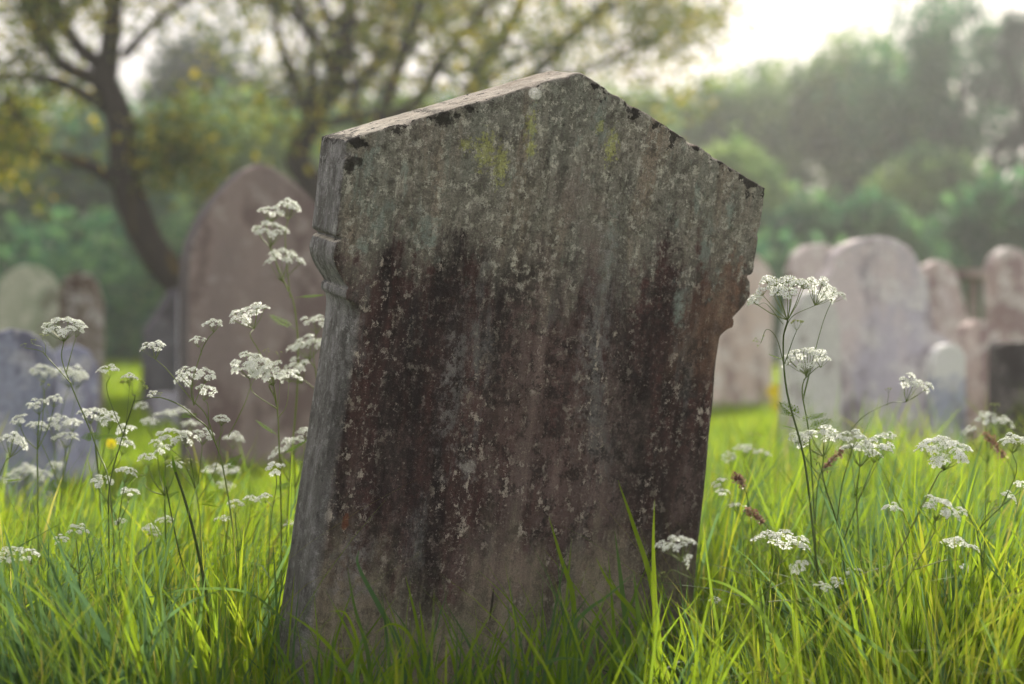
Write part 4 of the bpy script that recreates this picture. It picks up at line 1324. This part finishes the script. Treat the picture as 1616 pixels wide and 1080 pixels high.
# ------------------------------------------------------------------ dock and grass seed stalks, cut stalk, yellow flowers
def seed_stalk(label, D, pts, rpx):
    b = at(pts[0][0], 900, D)
    root = empty('seed_stalk', (b.x, D, 0)); o = root.location.copy()
    path = [Vector((0, 0, -.02))] + [at(a, c, D) - o for a, c in pts]
    sp = smooth_path(path, 6)
    mb = MB(); mb.tube(sp, [.0011] * len(sp), 5, .2)
    link('stem', mb.mesh('stem', [M['stem']]), root)
    P_ = [tuple(p) for p in sp[-8:]]
    v, q, r = leaf_cloud(P_, 26, rpx * D / FP * .45, .006)
    link('seed_head', mesh_np('seed_head', v, q, M['brown_seed'], r, False), root)
    tag(root, label, 'seed stalk', 'brown seed stalks in the right-hand grass')


seed_stalk('brown seed stalk bending left, nearest the right edge of the leaning stone', 3.5, [(1190, 900), (1182, 800), (1170, 760), (1160, 752)], 8)
seed_stalk('reddish brown seed stalk leaning right over the low grass beside the three tiny parsley heads', 3.4, [(1220, 950), (1216, 850), (1200, 820), (1178, 805)], 8)
seed_stalk('purplish brown seed stalk at the upper right above the grass', 3.8, [(1606, 900), (1602, 760), (1580, 715), (1556, 686)], 8)
seed_stalk('rust brown seed stalk crossing the clustered parsley heads', 3.5, [(1285, 900), (1290, 770), (1305, 735), (1330, 710)], 6)


def cut_stalk(label, D, pts, r):
    b = at(pts[0][0], 900, D)
    root = empty('cut_stalk', (b.x, D, 0)); o = root.location.copy()
    sp = smooth_path([Vector((0, 0, -.02))] + [at(a, c, D) - o for a, c in pts], 6)
    mb = MB(); mb.tube(sp, [r * (1 - .3 * i / len(sp)) for i in range(len(sp))], 7, .05)
    link('stem', mb.mesh('stem', [M['stem']]), root)
    mb = MB(); e = sp[-1]
    mb.tube([e, e + Vector((-.003, 0, .012)), e + Vector((-.006, 0, .03))], [r * .8, r * 1.2, r * .2], 6, .5)
    link('sheath', mb.mesh('sheath', [M['fern']]), root)
    tag(root, label, 'stalk', 'dark stalks in the left-hand grass')


cut_stalk('thick dark green stalk leaning left in the left-hand grass', 3.15, [(330, 980), (310, 860), (292, 790), (277, 745)], .0032)
cut_stalk('thinner dark stalk left of the thick one, in the left-hand grass', 3.2, [(300, 960), (280, 860), (268, 800), (262, 768)], .0016)


def yellow_flower(label, D, px, py, r):
    b = at(px, 700, D)
    root = empty('yellow_flower', (b.x, D, 0)); o = root.location.copy()
    c = at(px, py, D) - o
    mb = MB(); mb.tube([(0, 0, -.02), (0.01, 0, c.z * .5), c], [.004, .0035, .003], 5)
    link('stem', mb.mesh('stem', [M['stem']]), root)
    mb = MB()
    for i in range(14):
        t = i * 2 * math.pi / 14
        d = Vector((math.cos(t), -.3 + .1 * (i % 2), math.sin(t))).normalized(); s = Vector((-math.sin(t), 0, math.cos(t)))
        mb.quad(c, c + d * r * .6 + s * r * .22, c + d * r, c + d * r * .6 - s * r * .22, .5)
    link('flower_head', mb.mesh('flower_head', [M['yellow']], False), root)
    tag(root, label, 'wildflower', 'yellow flowers')


yellow_flower('yellow flower between the leaning stone and the pale lavender headstone', 9.0, 1222, 618, .05)
yellow_flower('second yellow flower just under the one before the pale pink headstone', 9.1, 1226, 640, .04)
yellow_flower('orange yellow flower low behind the left-hand parsley heads', 4.6, 176, 700, .016)


# ------------------------------------------------------------------ haze
def haze():
    x0, x1, y0, y1, z0, z1 = -152, 152, -132, 172, -1.0, 14.0
    v = [(x0, y0, z0), (x1, y0, z0), (x1, y1, z0), (x0, y1, z0), (x0, y0, z1), (x1, y0, z1), (x1, y1, z1), (x0, y1, z1)]
    q = [(0, 3, 2, 1), (4, 5, 6, 7), (0, 1, 5, 4), (1, 2, 6, 5), (2, 3, 7, 6), (3, 0, 4, 7)]
    N = NT('haze')
    p = N.n('ShaderNodeVolumePrincipled')
    p.inputs['Color'].default_value = (.90, .93, .98, 1)
    p.inputs['Density'].default_value = .0018
    p.inputs['Anisotropy'].default_value = .45
    N.t.links.new(p.outputs[0], N.out.inputs['Volume'])
    me = mesh_np('haze', v, q, N.m, smooth=False)
    tag(link('haze', me), kind='stuff')


haze()
print('flower heads', nhead)
